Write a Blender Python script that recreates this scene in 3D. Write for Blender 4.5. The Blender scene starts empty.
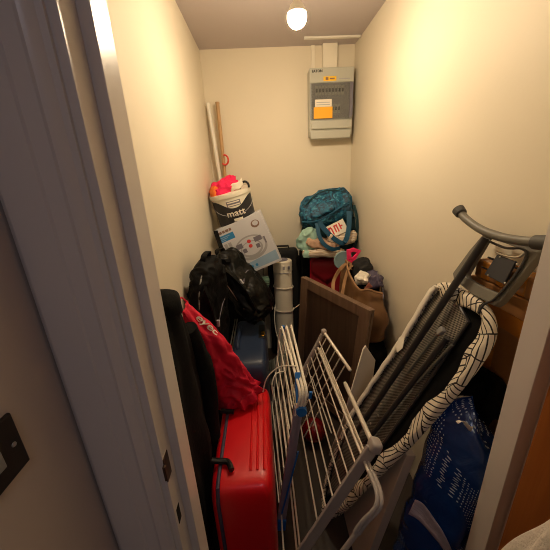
import bpy, bmesh, math, random
from mathutils import Vector, Matrix, noise as mnoise
random.seed(7)
PI = math.pi
sc = bpy.context.scene
COL = sc.collection
V = Vector

# ------------------------------------------------------------------ camera (doorway, phone held at 1.55 m)
H = 1.55
FP = 290.0
def nrm(v): return v.normalized()
vd = nrm(V((-14, -98, FP)))
vv = V((42, 855, FP)); vv = vv - vd * vv.dot(vd); vv.normalize()
vx = vv.cross(vd)
RW = Matrix((vx, vd, -vv))            # camera (right, down, forward) -> world
def ray(px, py): return RW @ V((px - 275.0, py - 275.0, FP))
def at(px, py, x=None, y=None, z=None):
    r = ray(px, py)
    t = y / r.y if y is not None else (x / r.x if x is not None else (z - H) / r.z)
    p = r * t; p.z += H
    return p
cam = bpy.data.cameras.new('camera'); camo = bpy.data.objects.new('camera', cam); COL.objects.link(camo)
cam.sensor_width = 36; cam.lens = 36 * FP / 550; cam.clip_start = .01
M4 = Matrix((RW @ V((1, 0, 0)), RW @ V((0, -1, 0)), RW @ V((0, 0, -1)))).transposed().to_4x4()
M4.translation = (0, 0, H)
camo.matrix_world = M4
sc.camera = camo
sc.view_settings.view_transform = 'Standard'; sc.view_settings.look = 'None'
sc.view_settings.gamma = 1; sc.view_settings.use_curve_mapping = False
sc.view_settings.exposure = 0.0
sc.cycles.filter_width = 1.0

# ------------------------------------------------------------------ materials
def lin(c):
    def f(u):
        u /= 255.0
        return u / 12.92 if u <= .04045 else ((u + .055) / 1.055) ** 2.4
    return (f(c[0]), f(c[1]), f(c[2]), 1)
class NT:
    def __init__(s, name):
        s.m = bpy.data.materials.new(name); s.m.use_nodes = True
        s.t = s.m.node_tree; s.n = s.t.nodes; s.b = s.n['Principled BSDF']
    def new(s, typ, **k):
        n = s.n.new(typ)
        for a, v in k.items(): setattr(n, a, v)
        return n
    def link(s, a, b): s.t.links.new(a, b)
    def math(s, op, a, b=None):
        n = s.new('ShaderNodeMath', operation=op)
        for i, q in enumerate((a, b)):
            if q is None: continue
            if isinstance(q, (int, float)): n.inputs[i].default_value = q
            else: s.link(q, n.inputs[i])
        return n.outputs[0]
    def mix(s, fac, a, b):
        n = s.new('ShaderNodeMix', data_type='RGBA')
        for i, q in ((0, fac), (6, a), (7, b)):
            if isinstance(q, (int, float)): n.inputs[i].default_value = q
            elif isinstance(q, tuple): n.inputs[i].default_value = q
            else: s.link(q, n.inputs[i])
        return n.outputs[2]
    def coord(s, which='Object'): return s.new('ShaderNodeTexCoord').outputs[which]
    def noise(s, scale, detail=3, vec=None, dist=0):
        n = s.new('ShaderNodeTexNoise'); n.inputs['Scale'].default_value = scale
        n.inputs['Detail'].default_value = detail; n.inputs['Distortion'].default_value = dist
        s.link(vec if vec is not None else s.coord(), n.inputs['Vector'])
        return n.outputs['Fac']
    def ramp(s, fac, stops, const=False):
        n = s.new('ShaderNodeValToRGB'); e = n.color_ramp.elements
        if const: n.color_ramp.interpolation = 'CONSTANT'
        while len(e) < len(stops): e.new(.5)
        for q, (p, c) in zip(e, stops): q.position = p; q.color = c
        s.link(fac, n.inputs[0]); return n.outputs[0]
    def bump(s, h, strength=.3, dist=.01):
        n = s.new('ShaderNodeBump'); n.inputs['Strength'].default_value = strength
        n.inputs['Distance'].default_value = dist
        s.link(h, n.inputs['Height']); s.link(n.outputs[0], s.b.inputs['Normal'])
    def set(s, rough=None, metal=None, spec=None, coat=None, sheen=None):
        for k, v in (('Roughness', rough), ('Metallic', metal), ('Specular IOR Level', spec), ('Coat Weight', coat), ('Sheen Weight', sheen)):
            if v is not None: s.b.inputs[k].default_value = v
def mat(name, col, rough=.5, metal=0, var=.12, vscale=9, bump=0, bscale=40, spec=.5, coat=None, bdist=.004):
    k = NT(name); c = lin(col)
    d = tuple(x * (1 - var) for x in c[:3]) + (1,); l = tuple(min(1, x * (1 + var)) for x in c[:3]) + (1,)
    f = k.noise(vscale, 4)
    k.link(k.mix(f, d, l), k.b.inputs['Base Color'])
    k.set(rough, metal, spec, coat)
    if bump: k.bump(k.noise(bscale, 4), bump, bdist)
    return k.m
M = {}
M['wall'] = mat('cream_wall_paint', (226, 216, 195), .55, var=.03, vscale=3, bump=.08, bscale=60, spec=.35)
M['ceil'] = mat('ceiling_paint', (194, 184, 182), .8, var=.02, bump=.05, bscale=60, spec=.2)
M['hall'] = mat('hall_wall_paint', (204, 190, 180), .7, var=.03, bump=.06, bscale=80, spec=.3)
M['gloss'] = mat('white_gloss_woodwork', (222, 214, 208), .3, var=.02, vscale=5, bump=.03, bscale=30, spec=.5)
M['floor'] = mat('brown_floor', (50, 37, 29), .6, var=.25, vscale=12)
M['strike'] = mat('bronze_metal', (82, 62, 48), .4, .7)
M['dark'] = mat('dark_hole', (14, 11, 9), .8)
M['switch'] = mat('dark_bronze_plate', (44, 36, 32), .42, .35)
M['white'] = mat('white_plastic', (232, 228, 216), .4, var=.03)
M['heater'] = mat('cream_white_plastic', (236, 228, 210), .42, var=.03)
M['grey_case'] = mat('light_grey_plastic', (184, 184, 172), .45, var=.03)
M['breaker'] = mat('mid_grey_plastic', (150, 152, 150), .5, var=.05)
M['blackp'] = mat('black_plastic', (22, 21, 21), .45)
M['nylon'] = mat('black_nylon', (8, 8, 9), .62, var=.3, vscale=30, bump=.6, bscale=26, bdist=.01, spec=.14)
M['nylon2'] = mat('black_shiny_nylon', (7, 7, 7), .33, var=.3, vscale=24, bump=.7, bscale=22, bdist=.012, spec=.2)
M['coat'] = mat('black_wool', (15, 15, 15), .9, var=.3, vscale=60, bump=.5, bscale=70, spec=.2)
M['charcoal'] = mat('charcoal_fabric', (20, 19, 20), .85, var=.3, vscale=40, bump=.4, bscale=50)
M['greyp'] = mat('grey_piping', (150, 148, 142), .5)
M['redcase'] = mat('red_hard_shell', (226, 12, 26), .36, var=.04, bump=.05, bscale=200, coat=.15)
M['zip'] = mat('purple_grey_zip', (70, 62, 84), .6)
M['redbag'] = mat('red_drawstring_fabric', (212, 12, 54), .6, var=.15, vscale=14, bump=.5, bscale=26, bdist=.012)
M['navy'] = mat('navy_hard_shell', (40, 54, 80), .38, var=.06, bump=.04, bscale=200)
M['chrome'] = mat('brushed_steel', (190, 186, 178), .28, 1, var=.05)
M['brass'] = mat('brass_lock', (214, 160, 60), .25, 1)
M['alu'] = mat('satin_aluminium', (232, 222, 206), .34, .35, var=.05)
M['rail_grey'] = mat('grey_airer_plastic', (176, 166, 158), .5, var=.05)
M['mauve'] = mat('grey_mauve_plastic', (150, 142, 156), .45, var=.06)
M['wtube'] = mat('white_coated_tube', (238, 230, 214), .35, var=.03)
M['blue'] = mat('bright_blue_plastic', (22, 108, 190), .4, var=.06)
M['pink'] = mat('hot_pink_plastic', (250, 50, 110), .4, var=.05)
M['discg'] = mat('pale_blue_grey_plastic', (128, 158, 166), .4)
M['pinkcloth'] = mat('hot_pink_cloth', (238, 30, 92), .8, var=.15, vscale=30, bump=.4, bscale=40)
M['orange'] = mat('orange_cloth', (236, 120, 40), .7, var=.1)
M['paper'] = mat('white_paper', (236, 228, 212), .7, var=.04)
M['wood_pole'] = mat('pale_wood_pole', (186, 150, 106), .55, var=.15, vscale=20)
M['redplastic'] = mat('red_plastic_hook', (206, 60, 44), .45)
M['bucket'] = mat('white_bucket_plastic', (232, 226, 208), .4, var=.03)
M['bucketlabel'] = mat('charcoal_bucket_label', (38, 37, 40), .45, var=.08)
M['boxgrey'] = mat('printed_grey_card', (206, 206, 212), .5, var=.05, vscale=6)
M['boxblue'] = mat('printed_blue', (46, 132, 190), .5, var=.05)
M['boxpale'] = mat('printed_pale_blue', (150, 178, 206), .5, var=.08)
M['inkdark'] = mat('printed_dark_ink', (116, 112, 124), .5)
M['inkmid'] = mat('printed_grey_ink', (166, 165, 170), .5)
M['inkbrown'] = mat('printed_brown_ink', (134, 104, 92), .5)
M['inkred'] = mat('printed_red_ink', (206, 62, 60), .5)
M['yellow'] = mat('yellow_sticker', (240, 190, 34), .5, var=.03)
M['orangest'] = mat('orange_sticker', (252, 176, 22), .5, var=.03)
M['maroon'] = mat('maroon_case_fabric', (150, 18, 36), .6, var=.1, bump=.2, bscale=120)
M['mint'] = mat('mint_cloth', (156, 194, 180), .85, var=.15, vscale=20, bump=.4, bscale=30)
M['peach'] = mat('peach_cloth', (196, 160, 134), .85, var=.45, vscale=24, bump=.4, bscale=30)
M['brownleather'] = mat('tan_leather', (118, 84, 52), .5, var=.22, vscale=12, bump=.4, bscale=20, bdist=.008)
M['tanstrap'] = mat('tan_strap_leather', (150, 112, 76), .5, var=.1)
M['ibgrey'] = mat('grey_iron_rest_plastic', (112, 108, 98), .48, var=.06)
M['ibdark'] = mat('dark_grey_leg_paint', (66, 63, 62), .42, .3, var=.08)
M['pad'] = mat('black_heat_pad', (44, 44, 50), .6, var=.05)
M['matte_black'] = mat('matte_black_and_gap_shade', (6, 6, 6), .95, spec=.2)  # plain matte black, also the painted shade behind the ironing board mesh
M['redball'] = mat('glossy_dark_red', (122, 16, 22), .15, var=.1, coat=.6)
M['laminate'] = mat('pale_laminate', (196, 178, 158), .5, var=.06)
M['towel'] = mat('white_terry_towel', (236, 226, 214), .95, var=.06, vscale=120, bump=.8, bscale=170, spec=.1)
M['tape'] = mat('glossy_brown_tape', (176, 112, 40), .18, var=.2, vscale=30, coat=.5)
M['rubber'] = mat('dark_grey_rubber', (70, 68, 64), .6)

def card():
    k = NT('brown_cardboard')
    k.link(k.ramp(k.noise(4, 5), [(.3, lin((128, 86, 48))), (.7, lin((156, 108, 62)))]), k.b.inputs['Base Color'])
    k.set(.7, spec=.3); k.bump(k.noise(60, 3), .15); return k.m
M['card'] = card()
def woodgrain(name, a, b, axis=2, rough=.45):
    k = NT(name)
    mp = k.new('ShaderNodeMapping'); s = [38, 38, 38]; s[axis] = 2.2
    mp.inputs['Scale'].default_value = s
    k.link(k.coord(), mp.inputs['Vector'])
    f = k.noise(1.0, 6, mp.outputs[0], .6)
    k.link(k.ramp(f, [(.3, lin(a)), (.7, lin(b))]), k.b.inputs['Base Color'])
    k.set(rough, spec=.4); k.bump(f, .12); return k.m
M['door'] = woodgrain('warm_veneer_door', (138, 78, 28), (166, 98, 40))
M['cab'] = woodgrain('grey_brown_oak', (98, 76, 60), (128, 102, 82))
M['cabdark'] = woodgrain('dark_oak_panel', (66, 50, 40), (90, 70, 56))
def teal():
    k = NT('teal_printed_fabric')
    f = k.noise(30, 5, None, 1.2)
    k.link(k.ramp(f, [(.38, lin((6, 40, 62))), (.5, lin((12, 80, 112))), (.62, lin((26, 112, 144))), (.76, lin((120, 176, 186)))]), k.b.inputs['Base Color'])
    k.set(.6); k.bump(k.noise(18, 4), .5, .012); return k.m
M['teal'] = teal()
M['tealstrap'] = mat('teal_webbing', (10, 74, 104), .65, var=.15, vscale=40)
M['tealdark'] = mat('dark_teal_mesh', (18, 56, 62), .7, var=.3, vscale=40)
def stripes(name, stops, scale, axis=0, rough=.85):
    k = NT(name); w = k.new('ShaderNodeTexWave'); w.bands_direction = 'XYZ'[axis]
    w.inputs['Scale'].default_value = scale; w.inputs['Distortion'].default_value = 2.5; w.inputs['Detail'].default_value = 2
    k.link(k.coord(), w.inputs['Vector'])
    k.link(k.ramp(w.outputs['Fac'], stops), k.b.inputs['Base Color'])
    k.set(rough); k.bump(k.noise(40, 3), .3); return k.m
M['greenstripe'] = stripes('green_striped_cloth', [(.3, lin((54, 82, 70))), (.55, lin((122, 150, 128))), (.8, lin((40, 52, 50)))], 9, 2)
M['patterned'] = stripes('brown_white_patterned_cloth', [(.25, lin((214, 196, 170))), (.5, lin((120, 74, 52))), (.75, lin((226, 214, 196)))], 14, 2)
M['greycloth'] = stripes('grey_green_cloth', [(.2, lin((92, 96, 88))), (.5, lin((140, 142, 130))), (.8, lin((70, 74, 70)))], 6, 0)
def cover():
    k = NT('white_cover_with_black_leaf_lines')
    uv = k.new('ShaderNodeUVMap').outputs[0]
    vo = k.new('ShaderNodeTexVoronoi'); vo.voronoi_dimensions = '2D'; vo.inputs['Scale'].default_value = 12; k.link(uv, vo.inputs['Vector'])
    sep = k.new('ShaderNodeSeparateColor'); k.link(vo.outputs['Color'], sep.inputs[0])
    ang = k.math('MULTIPLY', sep.outputs[0], 6.28)
    rot = k.new('ShaderNodeVectorRotate'); rot.rotation_type = 'Z_AXIS'; k.link(uv, rot.inputs['Vector']); k.link(ang, rot.inputs['Angle'])
    sx = k.new('ShaderNodeSeparateXYZ'); k.link(rot.outputs[0], sx.inputs[0])
    sn = k.math('SINE', k.math('MULTIPLY', sx.outputs[0], 360.0))
    line = k.math('GREATER_THAN', sn, .72)
    vb = k.new('ShaderNodeTexVoronoi'); vb.voronoi_dimensions = '2D'; vb.feature = 'DISTANCE_TO_EDGE'; vb.inputs['Scale'].default_value = 12; k.link(uv, vb.inputs['Vector'])
    edge = k.math('LESS_THAN', vb.outputs['Distance'], .025)
    m = k.math('MAXIMUM', line, edge)
    k.link(k.mix(m, lin((226, 214, 192)), lin((40, 34, 32))), k.b.inputs['Base Color'])
    k.set(.85); k.bump(k.noise(30, 3), .35, .01); return k.m
M['cover'] = cover()
def meshmetal():
    k = NT('grey_perforated_metal')
    uv = k.new('ShaderNodeUVMap').outputs[0]
    sx = k.new('ShaderNodeSeparateXYZ'); k.link(uv, sx.inputs[0])
    a = k.math('SINE', k.math('MULTIPLY', k.math('ADD', sx.outputs[0], sx.outputs[1]), 420.0))
    b = k.math('SINE', k.math('MULTIPLY', k.math('SUBTRACT', sx.outputs[0], sx.outputs[1]), 420.0))
    h = k.math('GREATER_THAN', k.math('MULTIPLY', a, b), .24)
    h2 = k.math('GREATER_THAN', k.math('MULTIPLY', k.math('MULTIPLY', a, b), -1.0), .24)
    m = k.math('MAXIMUM', h, h2)
    k.link(k.mix(m, lin((176, 168, 154)), lin((10, 10, 10))), k.b.inputs['Base Color'])
    k.set(.5, .2); return k.m
M['mesh'] = meshmetal()
def dots():
    k = NT('blue_glossy_film_with_white_dots')
    uv = k.new('ShaderNodeUVMap').outputs[0]
    vo = k.new('ShaderNodeTexVoronoi'); vo.voronoi_dimensions = '2D'; vo.inputs['Scale'].default_value = 105; vo.inputs['Randomness'].default_value = .25; k.link(uv, vo.inputs['Vector'])
    d = k.math('LESS_THAN', vo.outputs['Distance'], .2)
    n = k.new('ShaderNodeTexNoise'); n.inputs['Scale'].default_value = 7; n.inputs['Detail'].default_value = 1; k.link(uv, n.inputs['Vector'])
    zone = k.math('GREATER_THAN', n.outputs['Fac'], .52)
    m = k.math('MULTIPLY', d, zone)
    base = k.ramp(k.noise(5, 3), [(.3, lin((4, 40, 100))), (.7, lin((10, 66, 138)))])
    k.link(k.mix(m, base, lin((190, 214, 232))), k.b.inputs['Base Color'])
    k.set(.22, coat=.4); k.bump(k.noise(12, 4, None, 1.0), .5, .015); return k.m
M['dots'] = dots()
def smoked():
    k = NT('smoked_clear_plastic'); k.b.inputs['Base Color'].default_value = (.16, .16, .155, 1)
    k.set(.12); k.b.inputs['Alpha'].default_value = .34; return k.m
M['smoked'] = smoked()
def emit(name, col, s):
    k = NT(name); k.b.inputs['Base Color'].default_value = (1, 1, 1, 1)
    k.b.inputs['Emission Color'].default_value = col; k.b.inputs['Emission Strength'].default_value = s; return k.m
BULB = 450.0
M['bulb'] = emit('glowing_bulb_glass', (1, .795, .535, 1), BULB)

# ------------------------------------------------------------------ mesh helpers
class MB:
    def __init__(s): s.v = []; s.f = []; s.uv = {}
    def add(s, verts, faces, uvs=None):
        o = len(s.v); s.v += [V(p) for p in verts]
        for i, f in enumerate(faces):
            s.f.append(tuple(o + q for q in f))
            if uvs: s.uv[len(s.f) - 1] = [uvs[q] for q in f]
        return s
    def box(s, lo, hi, Mx=None):
        x0, y0, z0 = lo; x1, y1, z1 = hi
        vs = [V((x, y, z)) for z in (z0, z1) for y in (y0, y1) for x in (x0, x1)]
        if Mx is not None: vs = [Mx @ p for p in vs]
        return s.add(vs, [(0, 2, 3, 1), (4, 5, 7, 6), (0, 1, 5, 4), (2, 6, 7, 3), (0, 4, 6, 2), (1, 3, 7, 5)])
    def bar(s, a, b, wd, w, t):          # flat bar from a to b, width w along wd, thickness t
        a = V(a); b = V(b); ax = (b - a).normalized(); wd = V(wd); wd = (wd - ax * wd.dot(ax)).normalized(); n = ax.cross(wd)
        vs = [p + wd * (w / 2 * i) + n * (t / 2 * j) for p in (a, b) for i, j in ((-1, -1), (1, -1), (1, 1), (-1, 1))]
        return s.add(vs, [(0, 3, 2, 1), (4, 5, 6, 7), (0, 1, 5, 4), (1, 2, 6, 5), (2, 3, 7, 6), (3, 0, 4, 7)])
    def tube(s, pts, r, seg=10, closed=False, sq=1.0, up=None):
        pts = [V(p) for p in pts]; n = len(pts)
        rs = r if isinstance(r, (list, tuple)) else [r] * n
        tans = []
        for i in range(n):
            a = pts[i - 1] if (i or closed) else pts[i]; b = pts[(i + 1) % n] if (i < n - 1 or closed) else pts[i]
            tans.append((b - a).normalized())
        u = V(up) if up else (V((0, 0, 1)) if abs(tans[0].z) < .9 else V((1, 0, 0)))
        u = (u - tans[0] * u.dot(tans[0])).normalized()
        vs = []; uvs = []; L = 0
        for i in range(n):
            t = tans[i]; u = (u - t * u.dot(t)).normalized(); w = t.cross(u)
            if i: L += (pts[i] - pts[i - 1]).length
            for k in range(seg):
                a = 2 * PI * k / seg
                vs.append(pts[i] + u * (rs[i] * math.cos(a)) + w * (rs[i] * sq * math.sin(a)))
                uvs.append((L, abs(k / seg - .5) * 2 * PI * rs[i]))
        fs = []
        for i in range(n if closed else n - 1):
            j = (i + 1) % n
            for k in range(seg):
                q = (k + 1) % seg
                fs.append((i * seg + k, i * seg + q, j * seg + q, j * seg + k))
        if not closed:
            fs.append(tuple(reversed(range(seg)))); fs.append(tuple((n - 1) * seg + k for k in range(seg)))
        return s.add(vs, fs, uvs)
    def lathe(s, c, prof, seg=32, Mx=None, sx=1, sy=1):
        vs = []; n = len(prof)
        for r, z in prof:
            for k in range(seg):
                a = 2 * PI * k / seg; vs.append(V((r * math.cos(a) * sx, r * math.sin(a) * sy, z)))
        fs = [(i * seg + k, i * seg + (k + 1) % seg, (i + 1) * seg + (k + 1) % seg, (i + 1) * seg + k) for i in range(n - 1) for k in range(seg)]
        fs.append(tuple(reversed(range(seg)))); fs.append(tuple((n - 1) * seg + k for k in range(seg)))
        Mx = Mx or Matrix(); c = V(c)
        return s.add([Mx @ p + c for p in vs], fs)
    def sup(s, c, rad, e1=.5, e2=.5, Mx=None, amp=0, freq=8, nu=28, nv=18, seed=0, shape=None, crease=0, cfreq=14):
        # a rounded-box body (superellipsoid) with crumple noise; shape(p) may reshape the unit body
        def pw(x, e): return math.copysign(abs(x) ** e, x)
        vs = []; uvs = []
        for i in range(nv + 1):
            f = -PI / 2 + PI * i / nv
            for k in range(nu):
                a = 2 * PI * k / nu
                p = V((pw(math.cos(f), e1) * pw(math.cos(a), e2), pw(math.cos(f), e1) * pw(math.sin(a), e2), pw(math.sin(f), e1)))
                if shape: p = shape(p)
                p = V((p.x * rad[0], p.y * rad[1], p.z * rad[2]))
                uvs.append((k / nu * 4 * max(rad[0], rad[1]), p.z))
                vs.append(p)
        if amp:
            o = V((seed * 7.3, seed * 3.1, seed * 5.7))
            vs = [p + V((mnoise.noise(p * freq + o), mnoise.noise(p * freq + o + V((31, 0, 0))), mnoise.noise(p * freq + o + V((0, 47, 0))))) * amp for p in vs]
        if crease:
            o = V((seed * 4.1, seed * 9.7, seed * 2.3)); r2 = []
            for p in vs:
                w = V((mnoise.noise(p * cfreq * .5 + o), mnoise.noise(p * cfreq * .5 + o + V((9, 0, 0))), mnoise.noise(p * cfreq * .5 + o + V((0, 9, 0))))) * .06
                a_ = abs(mnoise.noise((p + w) * cfreq + o)); b_ = abs(mnoise.noise((p + w) * cfreq * 2.1 + o))
                q = V((p.x / rad[0] ** 2, p.y / rad[1] ** 2, p.z / rad[2] ** 2)); q = q.normalized() if q.length else q
                r2.append(p + q * (crease * (.9 - 2.2 * a_ - .9 * b_)))
            vs = r2
        fs = [(i * nu + k, i * nu + (k + 1) % nu, (i + 1) * nu + (k + 1) % nu, (i + 1) * nu + k) for i in range(1, nv - 1) for k in range(nu)]
        fs += [(0, nu + (k + 1) % nu, nu + k) for k in range(nu)]
        fs += [(nv * nu, (nv - 1) * nu + k, (nv - 1) * nu + (k + 1) % nu) for k in range(nu)]
        Mx = Mx or Matrix(); c = V(c)
        return s.add([Mx @ p + c for p in vs], fs, uvs)
    def grid(s, fn, nu, nv):
        vs = []; uvs = []
        for i in range(nu + 1):
            for j in range(nv + 1):
                vs.append(V(fn(i / nu, j / nv))); uvs.append((i / nu, j / nv))
        w = nv + 1
        return s.add(vs, [(i * w + j, (i + 1) * w + j, (i + 1) * w + j + 1, i * w + j + 1) for i in range(nu) for j in range(nv)], uvs)
    def prism(s, out, h0, h1, fn, uvf=None):   # closed outline [(a,b)], from height h0 to h1, fn(a,b,h) -> point
        n = len(out); vs = [fn(a, b, h) for h in (h0, h1) for a, b in out]; uvs = [(a, b) for h in (0, 1) for a, b in out]
        fs = [tuple(reversed(range(n))), tuple(n + i for i in range(n))] + [(i, (i + 1) % n, n + (i + 1) % n, n + i) for i in range(n)]
        return s.add(vs, fs, uvs)
    def ring(s, outer, inner, h0, h1, fn):
        n = len(outer)
        vs = [fn(a, b, h) for h in (h0, h1) for L in (outer, inner) for a, b in L]
        fs = []
        for i in range(n):
            j = (i + 1) % n
            fs += [(i, n + i, n + j, j), (2 * n + i, 2 * n + j, 3 * n + j, 3 * n + i), (i, j, 2 * n + j, 2 * n + i), (n + i, 3 * n + i, 3 * n + j, n + j)]
        return s.add(vs, fs)
    def build(s, name, m, parent=None, bevel=0, solid=0, sharp=38, label=None, sub=0):
        me = bpy.data.meshes.new(name)
        org = V(parent['_o']) if parent is not None else V((0, 0, 0))
        me.from_pydata([p - org for p in s.v], [], s.f); me.validate()
        if s.uv:
            ul = me.uv_layers.new(name='UVMap')
            for pi, p in enumerate(me.polygons):
                if pi in s.uv:
                    for li, uv in zip(p.loop_indices, s.uv[pi]): ul.data[li].uv = uv
        bm = bmesh.new(); bm.from_mesh(me); bmesh.ops.recalc_face_normals(bm, faces=bm.faces); bm.to_mesh(me); bm.free()
        me.polygons.foreach_set('use_smooth', [True] * len(me.polygons))
        me.set_sharp_from_angle(angle=math.radians(sharp))
        me.materials.append(M[m] if isinstance(m, str) else m)
        o = bpy.data.objects.new(name, me); COL.objects.link(o)
        if parent is not None: o.parent = parent; o['_o'] = list(org)
        else: o['_o'] = [0, 0, 0]
        if solid: q = o.modifiers.new('s', 'SOLIDIFY'); q.thickness = solid; q.offset = 0
        if bevel:
            q = o.modifiers.new('b', 'BEVEL'); q.width = bevel; q.segments = 3; q.limit_method = 'ANGLE'; q.angle_limit = math.radians(40)
        if sub: q = o.modifiers.new('u', 'SUBSURF'); q.levels = sub; q.render_levels = sub
        if label: o['label'] = label
        return o
def rotm(ax=0, ay=0, az=0):
    r = math.radians
    return Matrix.Rotation(r(az), 4, 'Z') @ Matrix.Rotation(r(ay), 4, 'Y') @ Matrix.Rotation(r(ax), 4, 'X')
def frame(X, Y=None, Z=None):
    return Matrix((X, Y, Z)).transposed().to_4x4()
def thing(name, label, cat, loc, group=None):
    o = bpy.data.objects.new(name, None); COL.objects.link(o); o.empty_display_size = .05
    o.location = loc; o['_o'] = list(loc); o['label'] = label; o['category'] = cat
    if group: o['group'] = group
    return o
def tag(o, label, cat, group=None):
    o['label'] = label; o['category'] = cat
    if group: o['group'] = group
    return o
def struct(o): o['kind'] = 'structure'; return o
def lerp(a, b, t): return V(a) * (1 - t) + V(b) * t
def spline(pts, n=8, closed=False):
    pts = [V(p) for p in pts]; N = len(pts); out = []
    for i in range(N if closed else N - 1):
        if closed: p0, p1, p2, p3 = pts[i - 1], pts[i], pts[(i + 1) % N], pts[(i + 2) % N]
        else: p0, p1, p2, p3 = pts[max(i - 1, 0)], pts[i], pts[i + 1], pts[min(i + 2, N - 1)]
        for k in range(n):
            t = k / n
            out.append(.5 * ((2 * p1) + (p2 - p0) * t + (2 * p0 - 5 * p1 + 4 * p2 - p3) * t * t + (3 * p1 - p0 - 3 * p2 + p3) * t ** 3))
    if not closed: out.append(pts[-1])
    return out
def text(mb, s, size, fn, space=1.0, bold=.0):
    cu = bpy.data.curves.new('t', 'FONT'); cu.body = s; cu.size = size; cu.space_character = space; cu.offset = bold
    cu.align_x = 'CENTER'; cu.align_y = 'CENTER'; cu.resolution_u = 3
    o = bpy.data.objects.new('t', cu); COL.objects.link(o)
    dg = bpy.context.evaluated_depsgraph_get(); me = o.evaluated_get(dg).to_mesh()
    vs = [v.co.copy() for v in me.vertices]; fs = [tuple(p.vertices) for p in me.polygons]
    o.evaluated_get(dg).to_mesh_clear(); bpy.data.objects.remove(o); bpy.data.curves.remove(cu)
    mb.add([fn(p.x, p.y) for p in vs], fs)
    return mb

# ------------------------------------------------------------------ the setting
XL, XR, YB, YF, ZC = -.372, .708, 2.40, .528, 2.395
def sbox(name, lo, hi, m, bevel=0): return struct(MB().box(lo, hi).build(name, m, bevel=bevel))
sbox('wall_back', (XL - .1, YB, 0), (XR + .1, YB + .1, ZC + .1), 'wall')
sbox('wall_left', (XL - .1, YF - .08, 0), (XL, YB, ZC + .1), 'wall')
sbox('wall_right', (XR, YF - .08, 0), (XR + .1, YB, ZC + .1), 'wall')
sbox('floor', (XL - .3, -1.3, -.05), (1.2, YB + .1, 0), 'floor')
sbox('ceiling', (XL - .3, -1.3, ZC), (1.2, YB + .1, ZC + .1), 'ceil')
wf = MB(); wf.box((XL, .429, 0), (-.249, YF, ZC)); wf.box((.602, .429, 0), (XR, YF, ZC)); wf.box((-.249, .429, 2.035), (.602, YF, ZC))
struct(wf.build('wall_front', 'wall'))
sbox('wall_hall', (-.452, -1.2, 0), (-.352, .429, ZC), 'hall')
# left door lining with its stop, strike plate and lock hole
t1 = MB(); t1.box((-.248, .427, 0), (-.223, .526, 2.03)); t1.box((-.2235, .472, 0), (-.205, .527, 2.01))
t1 = struct(t1.build('trim_1', 'gloss', bevel=.0012))
p = at(168, 463, x=-.223)
sp = MB(); zc = p.z
sp.box((-.2245, .4275, zc - .03), (-.2215, .452, zc + .03)); sp.box((-.224, .421, zc - .018), (-.2185, .4285, zc + .018))
spo = sp.build('strike_plate', 'strike', t1, bevel=.0008)
p = at(180, 508, x=-.223)
MB().box((-.2238, .436, p.z - .022), (-.2222, .452, p.z + .022)).build('lock_hole', 'dark', t1)
# architrave on the hall side (moulded section swept up)
prof = [(-.236, .428), (-.236, .4215), (-.244, .4195), (-.252, .412), (-.258, .4095), (-.264, .412), (-.285, .411), (-.288, .408), (-.326, .4055), (-.338, .407), (-.348, .414), (-.3485, .428)]
tr = MB(); tr.prism(prof, 0, 2.05, lambda a, b, h: V((a, b, h)))
struct(tr.build('trim_2', 'gloss', sharp=25))
t3 = MB(); t3.box((.569, .4275, 0), (.600, .526, 2.03)); t3.box((.538, .472, 0), (.5695, .527, 2.01))
struct(t3.build('trim_3', 'gloss', bevel=.0012))
t4 = MB(); t4.box((-.248, .427, 2.0), (.600, .526, 2.034)); t4.box((-.205, .472, 1.982), (.538, .527, 2.001))
struct(t4.build('trim_4', 'gloss'))
# brown door swung open into the hall, lever handle with the towel on it
d = MB(); d.box((.518, -.33, .012), (.562, .4265, 1.985)); door = struct(d.build('door_1', 'door', bevel=.0015))
hz = .93
hm = MB(); hm.box((.513, -.285, hz - .06), (.5185, -.245, hz + .06)); hm.tube([(.517, -.265, hz), (.462, -.265, hz), (.455, -.258, hz), (.455, -.14, hz)], .009, 12)
hm.build('door_handle', 'chrome', door)

# light switch on the hall wall
sw = thing('light_switch', 'dark bronze light switch plate on the hall wall left of the doorway', 'light switch', (-.352, .275, 1.232))
MB().box((-.352, .232, 1.19), (-.3455, .3185, 1.274)).build('switch_plate', 'switch', sw, bevel=.0025)
for yy in (.2445, .306): MB().lathe((-.3455, yy, 1.232), [(.0005, -.0005), (.0036, 0), (.003, .0012), (.0005, .0014)], 14, rotm(0, 90, 0)).build('screw', 'chrome', sw)
MB().box((-.346, .262, 1.219), (-.3405, .285, 1.245), None).build('rocker', 'greyp', sw, bevel=.0015)

# towel over the door handle
TW = thing('bathrobe', 'white terry bathrobe hanging on the open brown door', 'bathrobe', (.46, .04, .35))
MB().tube([(.519, .03, 1.72), (.49, .03, 1.71), (.478, .03, 1.725)], .006, 8).build('coat_hook', 'chrome', door)

# ------------------------------------------------------------------ light bulb
bc = V((.178, 1.40, 2.138))
lb = thing('pendant_bulb', 'bright round bulb hanging on a short white cord from the ceiling', 'light bulb', (bc.x, bc.y, ZC))
prof = []
for i in range(15):
    a = -PI / 2 + (PI / 2 + .28) * i / 14
    prof.append((max(.0006,   .038 * math.cos(a)), .038 * math.sin(a)))
MB().lathe(bc, prof, 32).build('glass', 'bulb', lb)
MB().lathe(bc, [(.0362, .0108), (.0352, .018), (.026, .038), (.0145, .05), (.0145, .06), (.019, .062), (.019, .1), (.009, .112), (.0005, .113)], 28).build('lamp_holder', 'white', lb)
MB().tube([bc + V((0, 0, .11)), (bc.x, bc.y, ZC - .02)], .0032, 8).build('cord', 'white', lb)
MB().lathe((bc.x, bc.y, ZC - .026), [(.012, 0), (.034, .006), (.04, .026), (.001, .0262)], 28).build('ceiling_rose', 'white', lb)

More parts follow.
